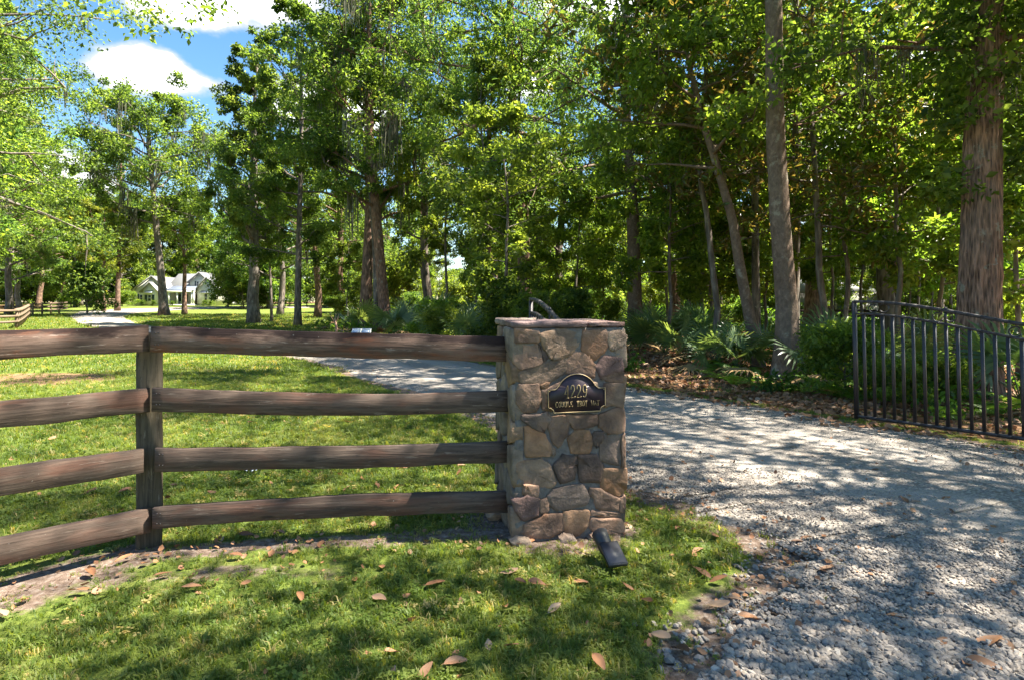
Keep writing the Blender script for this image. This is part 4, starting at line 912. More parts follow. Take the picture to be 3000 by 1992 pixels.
hero('small_oak', 541, 63.5, [(540, 850, 0), (542, 780, 0), (536, 700, 0)], 'slim trunk standing before the farmhouse porch beside the large oak', 12, .26, 5.0, 3.8, 22, 112, (0, .3), bark='bark_pine', n=80, size=.24, asp=.55, col=(1.25, 1.2, 1.0))
hero('pine_tree', 344, 74, [(346, 830, 0), (350, 700, 0), (352, 600, 0)], 'straight reddish pine trunk beside the fence left of the farmhouse', 23, .30, 9.0, 4.2, 26, 113, (.2, 0), bark='bark_pine', leafm='leaf_fine', n=90, size=.34, asp=.2)
hero('young_pine', 304, 73, [(303, 850, 0), (306, 760, 0)], 'short pale trunk with golden green crown beside the straight pine', 13, .22, 4.2, 4.2, 24, 114, (0, 0), bark='bark_pine', leafm='leaf_light', n=80, size=.26, asp=.5, col=(1.05, .85, .8))
hero('grey_sapling', 796, 47, [(793, 850, 0), (790, 750, 0)], 'thin pale blue grey trunk standing in the shade between two wood edge trunks', 11, .12, 5.0, 2.4, 14, 115, (.2, .2), bark='bark_grey', n=60, size=.2)
hero('curved_sapling', 1466, 25, [(1462, 880, 0), (1450, 800, 0), (1432, 740, 0), (1430, 600, 0)], 'thin curving trunk in the wood left of the stone pillar', 13, .125, 5.5, 3.2, 20, 116, (.2, .2), bark='bark_pine', leafm='leaf_light', n=70, size=.17)
hero('wood_oak', 2382, 34, [(2378, 850, 0), (2392, 700, 0), (2405, 500, .2)], 'dark leaning trunk in deep shade between smooth trunk and gate', 20, .40, 7, 5.5, 26, 117, (.5, .3), bark='bark_pine', n=90, size=.19, flare=.9)
hero('grey_sapling', 2216, 21, [(2214, 800, 0), (2212, 600, 0), (2218, 420, 0)], 'pale grey lichen trunk just left of the smooth tall trunk', 15, .16, 6.5, 3.2, 18, 118, (.2, .2), bark='bark_grey', n=70, size=.17)
hero('grey_sapling', 2328, 20, [(2330, 800, 0), (2335, 600, 0), (2330, 400, 0)], 'pale grey trunk peeping out just right of the smooth tall trunk', 16, .15, 7.0, 3.2, 18, 119, (.2, .2), bark='bark_grey', n=70, size=.17)

# ------------------------------------------------------------------ tree kinds that repeat
T_TALL = [tree_meshes(201, 22, .30, 5.5, 4.8, 28, n=60, size=.22, asp=.52, sub=6), tree_meshes(202, 24, .34, 6.5, 5.2, 28, n=60, size=.22, asp=.52, sub=6, bark='bark_pine', moss=24, mosslen=(.8, 2.6)),
          tree_meshes(203, 20, .26, 4.0, 4.6, 28, n=70, size=.26, asp=.26, leafm='leaf_fine', droop=.45, sub=6, up=.1, bark='bark_pine'), tree_meshes(204, 21, .30, 3.5, 5.2, 30, n=60, size=.23, asp=.55, sub=6, shape='round')]
T_SAP = [tree_meshes(211, 9, .075, 2.6, 2.2, 18, n=60, size=.17, asp=.55, leafm='leaf_light', up=.15, cr=1.2), tree_meshes(212, 11, .09, 3.5, 2.4, 18, n=60, size=.18, asp=.5, up=.15, cr=1.2), tree_meshes(213, 7, .06, 1.6, 2.0, 18, n=60, size=.16, asp=.55, leafm='leaf_light', up=.1, cr=1.2)]
T_BACK = [tree_meshes(221, 19, .30, .4, 5.4, 42, n=55, size=.42, asp=.55, sub=6, shape='round', twig=False, cr=1.15), tree_meshes(222, 22, .32, .4, 5.0, 42, n=55, size=.42, asp=.5, sub=6, twig=False, cr=1.15)]
T_BUSH = [tree_meshes(231, 2.6, .045, .15, 1.35, 22, n=46, size=.15, asp=.5, shape='round', up=.5, sub=4, cr=1.2, twig=False), tree_meshes(232, 1.7, .035, .1, 1.2, 20, n=46, size=.13, asp=.55, shape='round', up=.5, sub=4, leafm='leaf_light', cr=1.2, twig=False)]

rng = np.random.default_rng(77)
taken = [(c.location.x, c.location.y, 2.6) for c in C.objects if c.type == 'EMPTY' and c.get('category') == 'tree']
def tint(a=.18): v = rng.uniform(1 - a, 1 + a); return (v * rng.uniform(.88, 1.14), v, v * rng.uniform(.8, 1.15))
def free(x, y, r):
    if any((x - a) ** 2 + (y - b) ** 2 < (r * .5 + c * .5) ** 2 for a, b, c in taken): return False
    return True
# canopy trees of the wood on the right; the label says which of the kinds each is
KIND = [('canopy_tree', 'tall broadleaf tree standing deep in the wood', 'tall broadleaf trees of the wood'), ('mossy_tree', 'tall tree with moss in its branches deep in the wood', 'moss hung trees of the wood'),
        ('cypress_tree', 'feathery leaved tree deep in the wood', 'feathery trees of the wood'), ('canopy_tree', 'tall wide crowned tree deep in the wood', 'wide crowned trees of the wood')]
WOOD = [(1240, 38), (1000, 46), (930, 54), (820, 60), (1640, 36), (1980, 30), (2620, 24), (2960, 26), (2900, 38), (2300, 48), (3250, 34), (2750, 58), ]
for k, (px, Y) in enumerate(WOOD):
    q = (0, 2, 1, 3, 0, 2, 3, 1)[k % 8]; x = X(px, Y); taken.append((x, Y, 2.4)); s = rng.uniform(.88, 1.12)
    put_tree(KIND[q][0], T_TALL[q], x, Y, KIND[q][1], KIND[q][2], rng.random() * 6.28, s, s * rng.uniform(.95, 1.1), tint())
# thin understorey trunks
n = 0
for _ in range(4000):
    Y = rng.uniform(19, 62); px = rng.uniform(850, 3250); x = X(px, Y)
    P = np.array([[x, Y]])
    if sdf(P, FOREST)[0] < 1.2 or not free(x, Y, 1.5): continue
    if Y < 26 and 1560 < px < 1800: continue
    if 2395 < px < 2600 and Y < 46 and rng.random() < .45: continue
    q = int(rng.integers(3)); taken.append((x, Y, 1.2)); s = rng.uniform(.75, 1.25)
    put_tree('sapling', T_SAP[q], x, Y, 'thin young tree with pale green leaves in the understorey' if q != 1 else 'thin young tree with dark green leaves in the understorey', 'pale saplings under the wood' if q != 1 else 'dark saplings under the wood', rng.random() * 6.28, s, s * rng.uniform(.9, 1.25), tint(.22))
    n += 1
    if n >= 58: break
# nearer saplings whose sprays fill the right of the view behind the gate
for px, Y, q, s, lb in ((2640, 14.2, 0, .95, 'leafy sapling spreading pale sprays left of the thick furrowed trunk'), (2985, 12.6, 2, 1.0, 'leafy sapling with bright leaves right of the thick furrowed trunk'), (2480, 17.5, 0, 1.1, 'bright leafy sapling in front of the outbuilding'),
                        (2760, 17.0, 2, 1.2, 'bushy sapling in the shade behind the thick furrowed trunk'), (1960, 19, 0, .95, 'leafy sapling behind the palmettos left of the leaning magnolia'), (2080, 23, 2, 1.1, 'low leafy sapling deep behind the leaning magnolia'),
                        (1690, 27, 2, 1.15, 'bright low sapling in the wood just above the pillar cap'), (3130, 10.5, 0, 1.0, 'sapling at the far end of the open gate leaf')):
    x = X(px, Y); taken.append((x, Y, 1.2)); put_tree('sapling', T_SAP[q], x, Y, lb, 'saplings near the gate', rng.random() * 6.28, s, s, tint(.15))
# magnolias with big leaves in rosettes, upper right
def magnolia(seed, H, r0, z0, R, nl, per=9):
    rng_, m, Cn, Cr, limbs, P, rad = grow(seed, H, r0, z0, R, nl, sub=9, up=.1, k=12)
    ex = np.repeat(Cn, 3, 0) + rng_.normal(size=(len(Cn) * 3, 3)) * np.repeat(Cr, 3)[:, None] * .7
    V, Fc, T = leaf_cloud(rng_, ex, .05, per, .21, .36, .05, .55, None, 1.6, True, .10, .8)
    return m.mesh('trunk', MAT['bark_grey'], True), mesh('crown', V, Fc, MAT['leaf_magnolia'], False, {'tint': T}), None
MG = [magnolia(301, 13, .10, 3.6, 3.2, 30), magnolia(302, 15, .095, 4.6, 3.6, 30)]
for px, Y, q, lb in ((2440, 15.5, 0, 'magnolia with big yellow green leaves right of the smooth tall trunk'), (2090, 16.5, 1, 'magnolia with bronze backed leaves high left of the smooth tall trunk')):
    x = X(px, Y); taken.append((x, Y, 1.5)); put_tree('magnolia_tree', MG[q], x, Y, lb, 'magnolias by the drive', rng.random() * 6.28, 1, 1, (1, 1, 1))
# oak standing beside the camera whose boughs shade the grass and hang into the top of the picture
bigoak = tree_meshes(401, 14, .45, 6.4, 9.5, 40, n=54, size=.13, asp=.55, sub=9, limb_r=.16, shape='umbrella', bark='bark_furrowed', k=18, up=.05, cr=.95)
put_tree('roadside_oak', bigoak, 10.2, 4.3, 'spreading oak beside the drive entrance shading the grass', None, 1.0, 1, 1)
put_tree('roadside_oak', bigoak, 9.6, .2, 'unseen oak added at the road end of the drive to shade the grass', None, 2.7, .95, .95)  # second oak, out of view, added to deepen the shade on the near ground
TW = np.array([(3.2, .2, 6.35), (3.6, .5, 6.2), (4.0, .1, 6.25), (4.4, .4, 6.15), (4.8, .2, 6.35), (5.1, .5, 6.5), (3.9, .7, 6.6), (4.6, .6, 6.7)]) + (0, 0, .05)
put_tree('roadside_oak', tree_meshes(403, 10, .3, 7.2, 4.6, 9, n=34, size=.11, asp=.55, extra=(TW, np.full(8, .34)), up=.3), -10.0, 9.2, 'oak left of the board fence whose lowest twig hangs into the sky')
nearoak = tree_meshes(402, 16, .40, 5.8, 6.6, 32, n=150, size=.125, asp=.5, sub=7, shape='round', bark='bark_grey', k=14, up=.12, moss=40, mosslen=(.5, 1.6), mosswid=.6)
put_tree('lawn_oak', nearoak, -21.5, 18.5, 'spreading oak whose boughs fill the upper left over the lawn', None, 2.0, 1.05, 1.0, (.85, .85, .95))
# left of the drive: big trees beyond the paddock fence
LEFT = [(-190, 35, 2, 1.15), (-45, 43, 0, 1.05), (25, 60, 3, 1.05), (-330, 30, 3, 1.0), (112, 82, 1, 1.0), (-25, 53, 2, 1.1), (-150, 44, 0, 1.1), (238, 98, 0, .95), (176, 88, 2, 1.1), (60, 74, 3, 1.0), (-60, 66, 1, 1.05), (-330, 40, 1, 1.05), (-480, 36, 0, 1.0)]
for k, (px, Y, q, s) in enumerate(LEFT):
    put_tree(('oak_tree', 'mossy_tree', 'cypress_tree', 'oak_tree')[q], T_TALL[q], X(px, Y), Y, ('tall broadleaf tree beyond the paddock fence', 'mossy tree beyond the paddock fence', 'feathery leaved tree beyond the paddock fence', 'wide crowned tree beyond the paddock fence')[q],
             ('tall trees past the paddock fence', 'mossy trees past the paddock fence', 'feathery trees past the paddock fence', 'wide trees past the paddock fence')[q], rng.random() * 6.28, s, s, tuple(np.array(tint(.12)) * (1.25, 1.2, 1.15)))
# screen of woods behind everything
k = 0
for Y, stp in ((94, 250), (120, 175)):
    for px in np.arange(-500, 3600, stp):
        px = px + rng.uniform(-50, 50); y = Y + rng.uniform(-5, 5); x = X(px, y)
        if px < 760 and Y < 110: continue
        if 380 < px < 660 and y < 114: y = 122; x = X(px, y)
        put_tree('woodland_tree', T_BACK[k % 2], x, y, 'dense leafy tree in the far belt of woods', 'far belt of woods', rng.random() * 6.28, rng.uniform(.85, 1.1), rng.uniform(.9, 1.15), tint(.2)); k += 1
for px in np.arange(-450, 420, 62):
    y = rng.uniform(82, 100) if px < 250 else rng.uniform(112, 122); x = X(px + rng.uniform(-15, 15), y)
    put_tree('woodland_tree', T_BACK[k % 2], x, y, 'dense leafy tree closing the paddock on the left', 'woods closing the paddock', rng.random() * 6.28, rng.uniform(.8, 1.0), rng.uniform(.85, 1.1), tuple(np.array(tint(.15)) * 1.2)); k += 1
for px, y in ((735, 92), (790, 84), (560, 128), (480, 124), (655, 118)):
    put_tree('woodland_tree', T_BACK[k % 2], X(px, y), y, 'dense leafy tree beside the farmhouse', 'leafy trees beside the farmhouse', rng.random() * 6.28, .9, .95, tint(.15)); k += 1
# bushes of the wood floor
nb = 0
for _ in range(3000):
    Y = rng.uniform(17, 60) if rng.random() < .8 else rng.uniform(12, 20); px = rng.uniform(600, 3200); x = X(px, Y); P = np.array([[x, Y]]); sd = sdf(P, FOREST)[0]
    if sd < .8 or not free(x, Y, 1.6) or (1800 < px < 2420 and Y < 27) or (px > 2420 and Y < 17.5): continue
    if 2395 < px < 2600 and Y < 46: continue
    taken.append((x, Y, 1.0)); q = int(rng.integers(2)); s = rng.uniform(.5, .95)
    put_tree('bush', T_BUSH[q], x, Y, ('dark green bush on the floor of the wood', 'light green bush on the floor of the wood')[q], ('dark bushes under the wood', 'light bushes under the wood')[q], rng.random() * 6.28, s, s, tint(.25), 'bush'); nb += 1
    if nb >= 46: break
for px, y, s, lb, q in ((255, 62, 1.9, 'round bush beside the far bend of the drive', 0), (375, 96, 1.2, 'pale bush behind the fence left of the farmhouse', 1), (418, 98, .36, 'low clipped shrub under the left farmhouse windows', 0), (450, 97, .34, 'low clipped shrub at the farmhouse bay', 0), (600, 97, .34, 'low clipped shrub right of the porch steps', 0), (618, 97, .42, 'round shrub under the right farmhouse window', 1),
                        (505, 98, .3, 'little shrub along the porch floor', 0), (668, 90, 2.3, 'dark bush screening the gap between farmhouse and garage', 0), (735, 86, 2.5, 'tall bush hiding the right side of the garage', 0), (2480, 9.4, .55, 'bright leafy shrub beside the free end of the open gate', 1), (2750, 8.8, .35, 'low leafy shrub at the foot of the thick furrowed trunk', 1), (2620, 8.6, .33, 'low bright shrub behind the first gate bars', 1)):
    x = X(px, y); put_tree('shrub', T_BUSH[q], x, y, lb, None, rng.random() * 6.28, s, s, (1.1, 1.1, 1) if q == 0 else (1, 1, 1), 'shrub')

# ------------------------------------------------------------------ palmettos and ferns
def frond_mesh(seed):
    r = np.random.default_rng(seed); m = MB(); Lp = r.uniform(.65, .95)
    Pp = np.array([(s * Lp * .75, 0, Lp * (s * .85 - .25 * s * s)) for s in np.linspace(0, 1, 5)]); m.tube(Pp, np.linspace(.010, .006, 5), 5)
    V = []; Fq = []; n0 = 0; tip = Pp[-1]; ax = unit(np.array((.85, 0, .35)))
    side = np.array((0, 1., 0)); upv = np.cross(ax, side) * -1
    ns = 22; T = []
    for i in range(ns):
        a = math.radians(-118 + 236 * i / (ns - 1)); L = r.uniform(.62, .80) * (1 - .22 * abs(a) / 2.1); d = unit(ax * math.cos(a) + side * math.sin(a) + upv * .22 * abs(math.sin(a))); w = unit(np.cross(d, upv)) * .026; g = r.random() * .35 + .35
        c = [tip, tip + d * L * .45 + upv * .015, tip + d * L * .8 - np.array((0, 0, .015)), tip + d * L - np.array((0, 0, .07 + .05 * r.random()))]
        for k, ww in enumerate((.25, 1.0, .75, .05)): V += [c[k] + w * ww, c[k] - w * ww]
        for k in range(3): Fq.append((n0 + 2 * k, n0 + 2 * k + 1, n0 + 2 * k + 3, n0 + 2 * k + 2))
        T += [g] * 8; n0 += 8
    f = [np.concatenate(m.f4) + n0, np.concatenate(m.f3) + n0]; mv = np.concatenate(m.v)
    return mesh('frond', np.vstack([V, mv]), [np.array(Fq)] + f, MAT['leaf_palmetto'], False, {'tint': np.concatenate([T, np.full(len(mv), .4)])})
FROND = [frond_mesh(s) for s in range(4)]; DRY = [m.copy() for m in FROND[:2]]
for d in DRY: d.materials[0] = MAT['dry_frond']
def palmetto(px, Y, n, s, label, seed, group='palmettos at the wood edge'):
    r = np.random.default_rng(seed); x = X(px, Y); p = tag(empty('palmetto', (x, Y, gzs(x, Y)), r.random() * 6), label, 'palmetto', group); p.scale = (s, s, s)
    n = max(8, int(n * .8))
    for k in range(n):
        dead = k > n - 3; e = r.uniform(-.95, -.05) if not dead else r.uniform(.35, .6)
        o = obj('frond', DRY[k % 2] if dead else FROND[int(r.integers(4))], p, (0, 0, .08), (r.normal() * .3, e, k * 2.4 + r.normal() * .2)); sc = r.uniform(.75, 1.15); o.scale = (sc, sc, sc); o.color = (*(np.array(tint(.2))), 1)
        if dead: o['label'] = 'dry brown frond'
PAL = [(1945, 17.5, 15, 1.25, 'large blue green palmetto beside the ringed trunk'), (2045, 17, 14, 1.15, 'palmetto with upright fans left of the leaning trunk'), (2105, 13.6, 13, 1.0, 'blue green palmetto in front of the leaning trunk'), (2160, 12.6, 9, .85, 'sunlit silvery palmetto at the foot of the leaning trunk'), (2005, 14.8, 10, .9, 'low palmetto at the edge of the leaf strewn verge'),
       (2250, 13.2, 8, .75, 'yellow green palmetto between the leaning and the smooth trunk'), (2405, 11.6, 11, .95, 'dark palmetto right of the smooth trunk'), (2440, 14.5, 10, 1.0, 'palmetto in the shade behind the bright leafy shrub'), (2610, 11.5, 10, 1.05, 'palmetto behind the middle bars of the open gate'), (2990, 8.6, 10, .95, 'palmetto fan low behind the last gate bars'), (2700, 13, 10, 1.1, 'palmetto in deep shade left of the thick furrowed trunk'),
       (1270, 23, 11, 1.25, 'palmetto among the trunks left of the pillar'), (1330, 22, 12, 1.3, 'wide palmetto between thin trunks left of the pillar'), (1400, 23, 11, 1.25, 'palmetto under the curving sapling'), (1480, 21, 12, 1.2, 'palmetto fan showing just above the pillar cap'), (1430, 19.5, 10, 1.1, 'palmetto close behind the end of the top rail'), (1200, 28, 10, 1.3, 'palmetto right of the shaggy moss hung trunk'), (1060, 31, 10, 1.3, 'palmetto at the foot of the thick reddish trunk'), (1000, 36, 9, 1.2, 'palmetto at the far end of the wood edge'), (1300, 26, 11, 1.4, 'dark palmetto deep behind the wide palmetto left of the pillar'), (1160, 26, 11, 1.3, 'palmetto in front of the shaggy moss hung trunk'), (1380, 19, 10, 1.1, 'palmetto just above the top rail near the pillar'), (1900, 21, 12, 1.2, 'palmetto close to the ringed trunk'), (2070, 20, 11, 1.2, 'palmetto in the shade behind the upright fans')]
for k, a in enumerate(PAL): palmetto(*a, 500 + k)
def fern_frond(seed):
    r = np.random.default_rng(seed); L = r.uniform(.55, .75); V = []; Ft = []; T = []; n = 16
    sp = [np.array((L * s * .9, 0, L * (.75 * s - .62 * s * s))) for s in np.linspace(0, 1, n)]
    for i in range(1, n):
        f = i / (n - 1); wl = .13 * math.sin(math.pi * min(1, .12 + f * .9)) + .012
        for sd in (-1, 1):
            b = len(V); d = np.array((.45, sd, -.22)); d = unit(d); p = sp[i]; w = np.array((.013, 0, .004)); V += [p - w, p + w, p + d * wl * .6 + w * 1.1, p + d * wl, p + d * wl * .6 - w * 1.1]; Ft += [(b, b + 1, b + 2), (b, b + 2, b + 4), (b + 4, b + 2, b + 3)]; T += [.3 + .5 * r.random()] * 5
    m = MB(); m.tube(np.array(sp), .004, 4); b = len(V); mv = np.concatenate(m.v)
    return mesh('frond', np.vstack([V, mv]), [np.array(Ft), np.concatenate(m.f4) + b], MAT['leaf_fern'], False, {'tint': np.concatenate([T, np.full(len(mv), .4)])})
FERN = [fern_frond(60 + s) for s in range(3)]
FERNS = [(2440, 1130, 1.0), (2500, 1120, 1.1), (2395, 1135, .9), (2540, 1150, 1.0), (2465, 1165, .9), (2130, 1085, .9), (2165, 1100, 1.0), (2195, 1118, .8), (2590, 1160, .9), (2660, 1175, 1.0), (2720, 1185, .9), (2920, 1215, 1.0), (2985, 1200, 1.1), (2090, 1070, .8), (2420, 1095, .9), (2030, 1050, .7), (2115, 1112, .9), (2150, 1130, .8), (2060, 1090, .8), (2235, 1140, .7), (2360, 1150, .8), (2510, 1175, .9)]
for k, (px, py, s) in enumerate(FERNS):
    x, y = ground_at(px, py); r = np.random.default_rng(700 + k)
    right = px > 2560
    f = tag(empty('fern', (x, y, gzs(x, y)), r.random() * 6), 'light green fern growing behind the open gate bars' if right else ('light green fern on the bank' if px > 2300 else 'light green fern below the palmettos'), 'fern', 'ferns behind the gate' if right else ('ferns beside the smooth trunk' if px > 2300 else 'ferns below the palmettos')); f.scale = (s, s, s)
    for q in range(9):
        o = obj('frond', FERN[q % 3], f, (0, 0, .02), (r.normal() * .2, r.uniform(-.35, .25), q * .7 + r.normal() * .25)); sc = r.uniform(.7, 1.1); o.scale = (sc, sc, sc); o.color = (*tint(.2), 1)
# dead forked branch standing by the wood edge
bx_, by_ = X(985, 30), 30.0
m = MB(); r = np.random.default_rng(9); m.tube([(0, 0, -.1), (.03, 0, .35), (-.05, 0, .75)], [.09, .075, .05], 8)
for a in (-.9, -.45, .1, .5): m.tube(curve_pts((-.04, 0, .62), (a, r.normal() * .2, 1), .55, 5, r, .15, (0, 0, .05)), np.linspace(.03, .008, 5), 6)
m.tube(curve_pts((0, 0, .3), (1, 0, .5), .6, 6, r, .2, (0, 0, -.2)), np.linspace(.035, .008, 6), 6)
tag(m.build('dead_branch', MAT['dead_wood'], None, True, (bx_, by_, gzs(bx_, by_))), 'pinkish forked dead branch standing at the wood edge beyond the top rail', 'branch')

# undergrowth that closes the view beneath the far woods
for k in range(170):
    if k < 60: y = rng.uniform(58, 84); px = rng.uniform(900, 3100)
    elif k < 115: y = rng.uniform(84, 118); px = rng.uniform(700, 3300)
    else: y = rng.uniform(104, 130); px = rng.uniform(-200, 760)
    if 2395 < px < 2600 and y < 60: continue
    x = X(px, y); s = rng.uniform(1.6, 2.6); put_tree('bush', T_BUSH[k % 2], x, y, ('dark thicket bush under the far belt of woods', 'pale thicket bush under the far belt of woods')[k % 2], ('dark thickets under the far woods', 'pale thickets under the far woods')[k % 2], rng.random() * 6.28, s, s, tint(.2), 'bush')
# ------------------------------------------------------------------ fallen magnolia leaves, one by one
def dry_leaf_mesh(seed):
    r = np.random.default_rng(seed); n, k = 9, 5; V = []; curl = r.uniform(.1, .5); tw = r.normal() * .4; fold = r.uniform(.1, .5); bend = r.uniform(-.6, .9)
    for i in range(n):
        s = i / (n - 1); w = .5 * .46 * math.sin(math.pi * (s * .93 + .04) ** .85) ** .8
        for j in range(k):
            t = (j / (k - 1) - .5) * 2; y = t * w; z = abs(t) ** 1.5 * w * fold + bend * .25 * (s - .5) ** 2 + curl * .1 * t * (s - .5) + r.normal() * .006
            V.append((s - .5, y * math.cos(tw * (s - .5)), z + y * math.sin(tw * (s - .5))))
    V = np.array(V); V[:, 2] -= V[:, 2].min()
    i = np.arange(n - 1)[:, None] * k + np.arange(k - 1)[None]; Fq = np.stack([i, i + 1, i + k + 1, i + k], -1).reshape(-1, 4)
    m = MB(); m.tube([(-.5, 0, V[2, 2] + .005), (-.62, 0, V[2, 2] + .02)], .010, 4); b = len(V)
    return mesh('fallen_leaf', np.vstack([V, np.concatenate(m.v)]), [Fq, np.concatenate(m.f4) + b], MAT['dry_leaf'], True)
DL_M = [dry_leaf_mesh(s) for s in range(7)]
LV = [(1275,1725,.115,.6,'large orange brown leaf lying in sunlit grass left of the spotlight'), (1492,1690,.105,0,'long brown leaf lying in the grass before the pillar foot'), (1525,1718,.07,-.5,'dark curled leaf touching a long orange leaf'), (1575,1725,.105,-.4,'long orange leaf lying before the pillar'), (1625,1800,.085,.7,'curled tan leaf standing in the grass below the spotlight'),
      (2095,1582,.10,.9,'upright pink brown leaf where the grass meets the gravel'), (2052,1690,.13,-.9,'broad folded brown leaf in the grass right of the spotlight'), (2105,1712,.10,-.2,'dark rolled leaf touching the broad folded leaf'), (2105,1788,.115,0,'torn brown leaf at the tip of the grass tongue'), (2148,1772,.09,-.6,'curled brown leaf beside the torn leaf'),
      (2200,1832,.11,-.4,'striped brown leaf at the gravel edge of the grass tongue'), (1995,1925,.12,-1.2,'big tan leaf on the gravel at the bottom edge'), (2895,1905,.14,.1,'largest round brown leaf of a cluster on the coarse gravel'), (2945,1915,.13,1.2,'round brown leaf overlapping the largest leaf on the coarse gravel'), (2880,1935,.08,.6,'small brown leaf tucked under the round leaf cluster'),
      (2710,1757,.085,-.7,'orange leaf alone in the shaded gravel'), (2632,1830,.10,-.3,'long orange leaf on the gravel'), (2890,1975,.13,-.6,'pale tan leaf pointing at the bottom right corner'), (1335,1962,.10,.4,'torn brown leaf in the grass at the bottom edge'), (1247,1985,.08,.8,'pale brown leaf cut by the bottom edge'), (1500,1910,.06,.1,'small orange leaf in the near grass'),
      (508,1430,.10,-.5,'rusty leaf beside the fence post between the lower rails'), (260,1452,.115,1.0,'pale folded leaf in bright grass left of the post'), (1018,1440,.085,1.2,'orange leaf standing in shaded grass near the lowest rail'), (725,1580,.10,.2,'red brown leaf on bare soil under the lowest rail'), (820,1573,.09,-.4,'twin tipped leaf on bare soil under the lowest rail'), (478,1697,.085,.5,'bright orange leaf on the sandy patch by the fence'), (232,1745,.10,.1,'flat orange leaf at the edge of the sandy patch')]
REST = [(665,1412),(620,1452),(365,1446),(490,1470),(1165,1436),(1105,1430),(1180,1381),(1283,1371),(1345,1392),(1352,1372),(735,1243),(650,1247),(1020,1242),(1350,1252),(1240,1237),(150,1292),(250,1288),(100,1652),(265,1692),(362,1650),(10,1812),(940,1608),(722,1722),(690,1640),(2360,1592),(2335,1602),(2230,1642),(2415,1686),(2445,1742),(2565,1692),(2645,1862),(2610,1862),(2830,1972),(2560,1387),(2650,1476),(2682,1482),(2100,1236),(2182,1392),(2045,1625),(1990,1560),(1700,1722),(1890,1775),(1935,1880),(1840,1735),(1480,1795),(1110,1770),(880,1765),(560,1735),(60,1600),(190,1560),(300,1405),(1390,1235),(1420,1215),(1460,1290),(2300,1720),(2760,1905),(2470,1840),(2160,1740),(1755,1960),(1150,1930)]
r = np.random.default_rng(31)
for k, a in enumerate(LV + REST):
    px, py = a[:2]; x, y = ground_at(px, py); onroad = sdf_drive(np.array([[x, y]]))[0] > 0; s = a[2] if len(a) > 2 else r.uniform(.065, .105)
    o = obj('fallen_leaf', DL_M[k % 7], None, (x, y, gzs(x, y) + (.036 if onroad else .032)), (r.normal() * .25, r.normal() * .25, a[3] if len(a) > 3 else r.random() * 6.28)); o.scale = (s, s * .95, s)
    if len(a) > 4: tag(o, a[4], 'leaf', 'fallen magnolia leaves')
    else: tag(o, 'dry brown leaf lying on the gravel' if onroad else ('dry brown leaf in the lawn behind the fence' if py < 1500 and px < 1500 else 'dry brown leaf in the near grass'), 'leaf', 'dry leaves on the gravel' if onroad else ('dry leaves on the lawn' if py < 1500 and px < 1500 else 'dry leaves in the near grass'))

# ------------------------------------------------------------------ grass, gravel and litter: scattered, uncountable
def scatter(name, protos, pts, rot, scl, kind, tin):
    """points carry their own turn, size and tone; geometry nodes set a copy of a small mesh on each"""
    me = mesh(name, pts, np.zeros((0, 3), np.int32)) if False else bpy.data.meshes.new(name)
    pts = np.asarray(pts, np.float32); me.vertices.add(len(pts)); me.vertices.foreach_set('co', pts.ravel())
    for k, a, ty, f in (('turn', rot, 'FLOAT_VECTOR', 'vector'), ('size', scl, 'FLOAT', 'value'), ('tint', tin, 'FLOAT', 'value')):
        at = me.attributes.new(k, ty, 'POINT'); at.data.foreach_set(f, np.asarray(a, np.float32).ravel())
    at = me.attributes.new('pick', 'INT', 'POINT'); at.data.foreach_set('value', np.asarray(kind, np.int32))
    o = obj(name, me); col = bpy.data.collections.new(name + '_shapes')
    for k, p in enumerate(protos):
        q = bpy.data.objects.new('%s_shape_%02d' % (name, k), p); col.objects.link(q)
    g = bpy.data.node_groups.new(name, 'GeometryNodeTree'); g.interface.new_socket('Geometry', in_out='INPUT', socket_type='NodeSocketGeometry'); g.interface.new_socket('Geometry', in_out='OUTPUT', socket_type='NodeSocketGeometry')
    N = g.nodes; L = g.links; gi = N.new('NodeGroupInput'); go = N.new('NodeGroupOutput'); ip = N.new('GeometryNodeInstanceOnPoints'); ci = N.new('GeometryNodeCollectionInfo')
    ci.inputs['Collection'].default_value = col; ci.inputs['Separate Children'].default_value = True; ci.inputs['Reset Children'].default_value = True
    def na(n, ty):
        a = N.new('GeometryNodeInputNamedAttribute'); a.data_type = ty; a.inputs['Name'].default_value = n; return a.outputs['Attribute']
    e = N.new('FunctionNodeEulerToRotation')
    L.new(na('turn', 'FLOAT_VECTOR'), e.inputs[0]); L.new(e.outputs[0], ip.inputs['Rotation']); L.new(na('size', 'FLOAT'), ip.inputs['Scale']); L.new(na('pick', 'INT'), ip.inputs['Instance Index'])
    ip.inputs['Pick Instance'].default_value = True
    L.new(gi.outputs[0], ip.inputs['Points']); L.new(ci.outputs[0], ip.inputs['Instance']); L.new(ip.outputs[0], go.inputs[0])
    md = o.modifiers.new('scatter', 'NODES'); md.node_group = g; o['kind'] = 'stuff'
    return o
rng = np.random.default_rng(12)
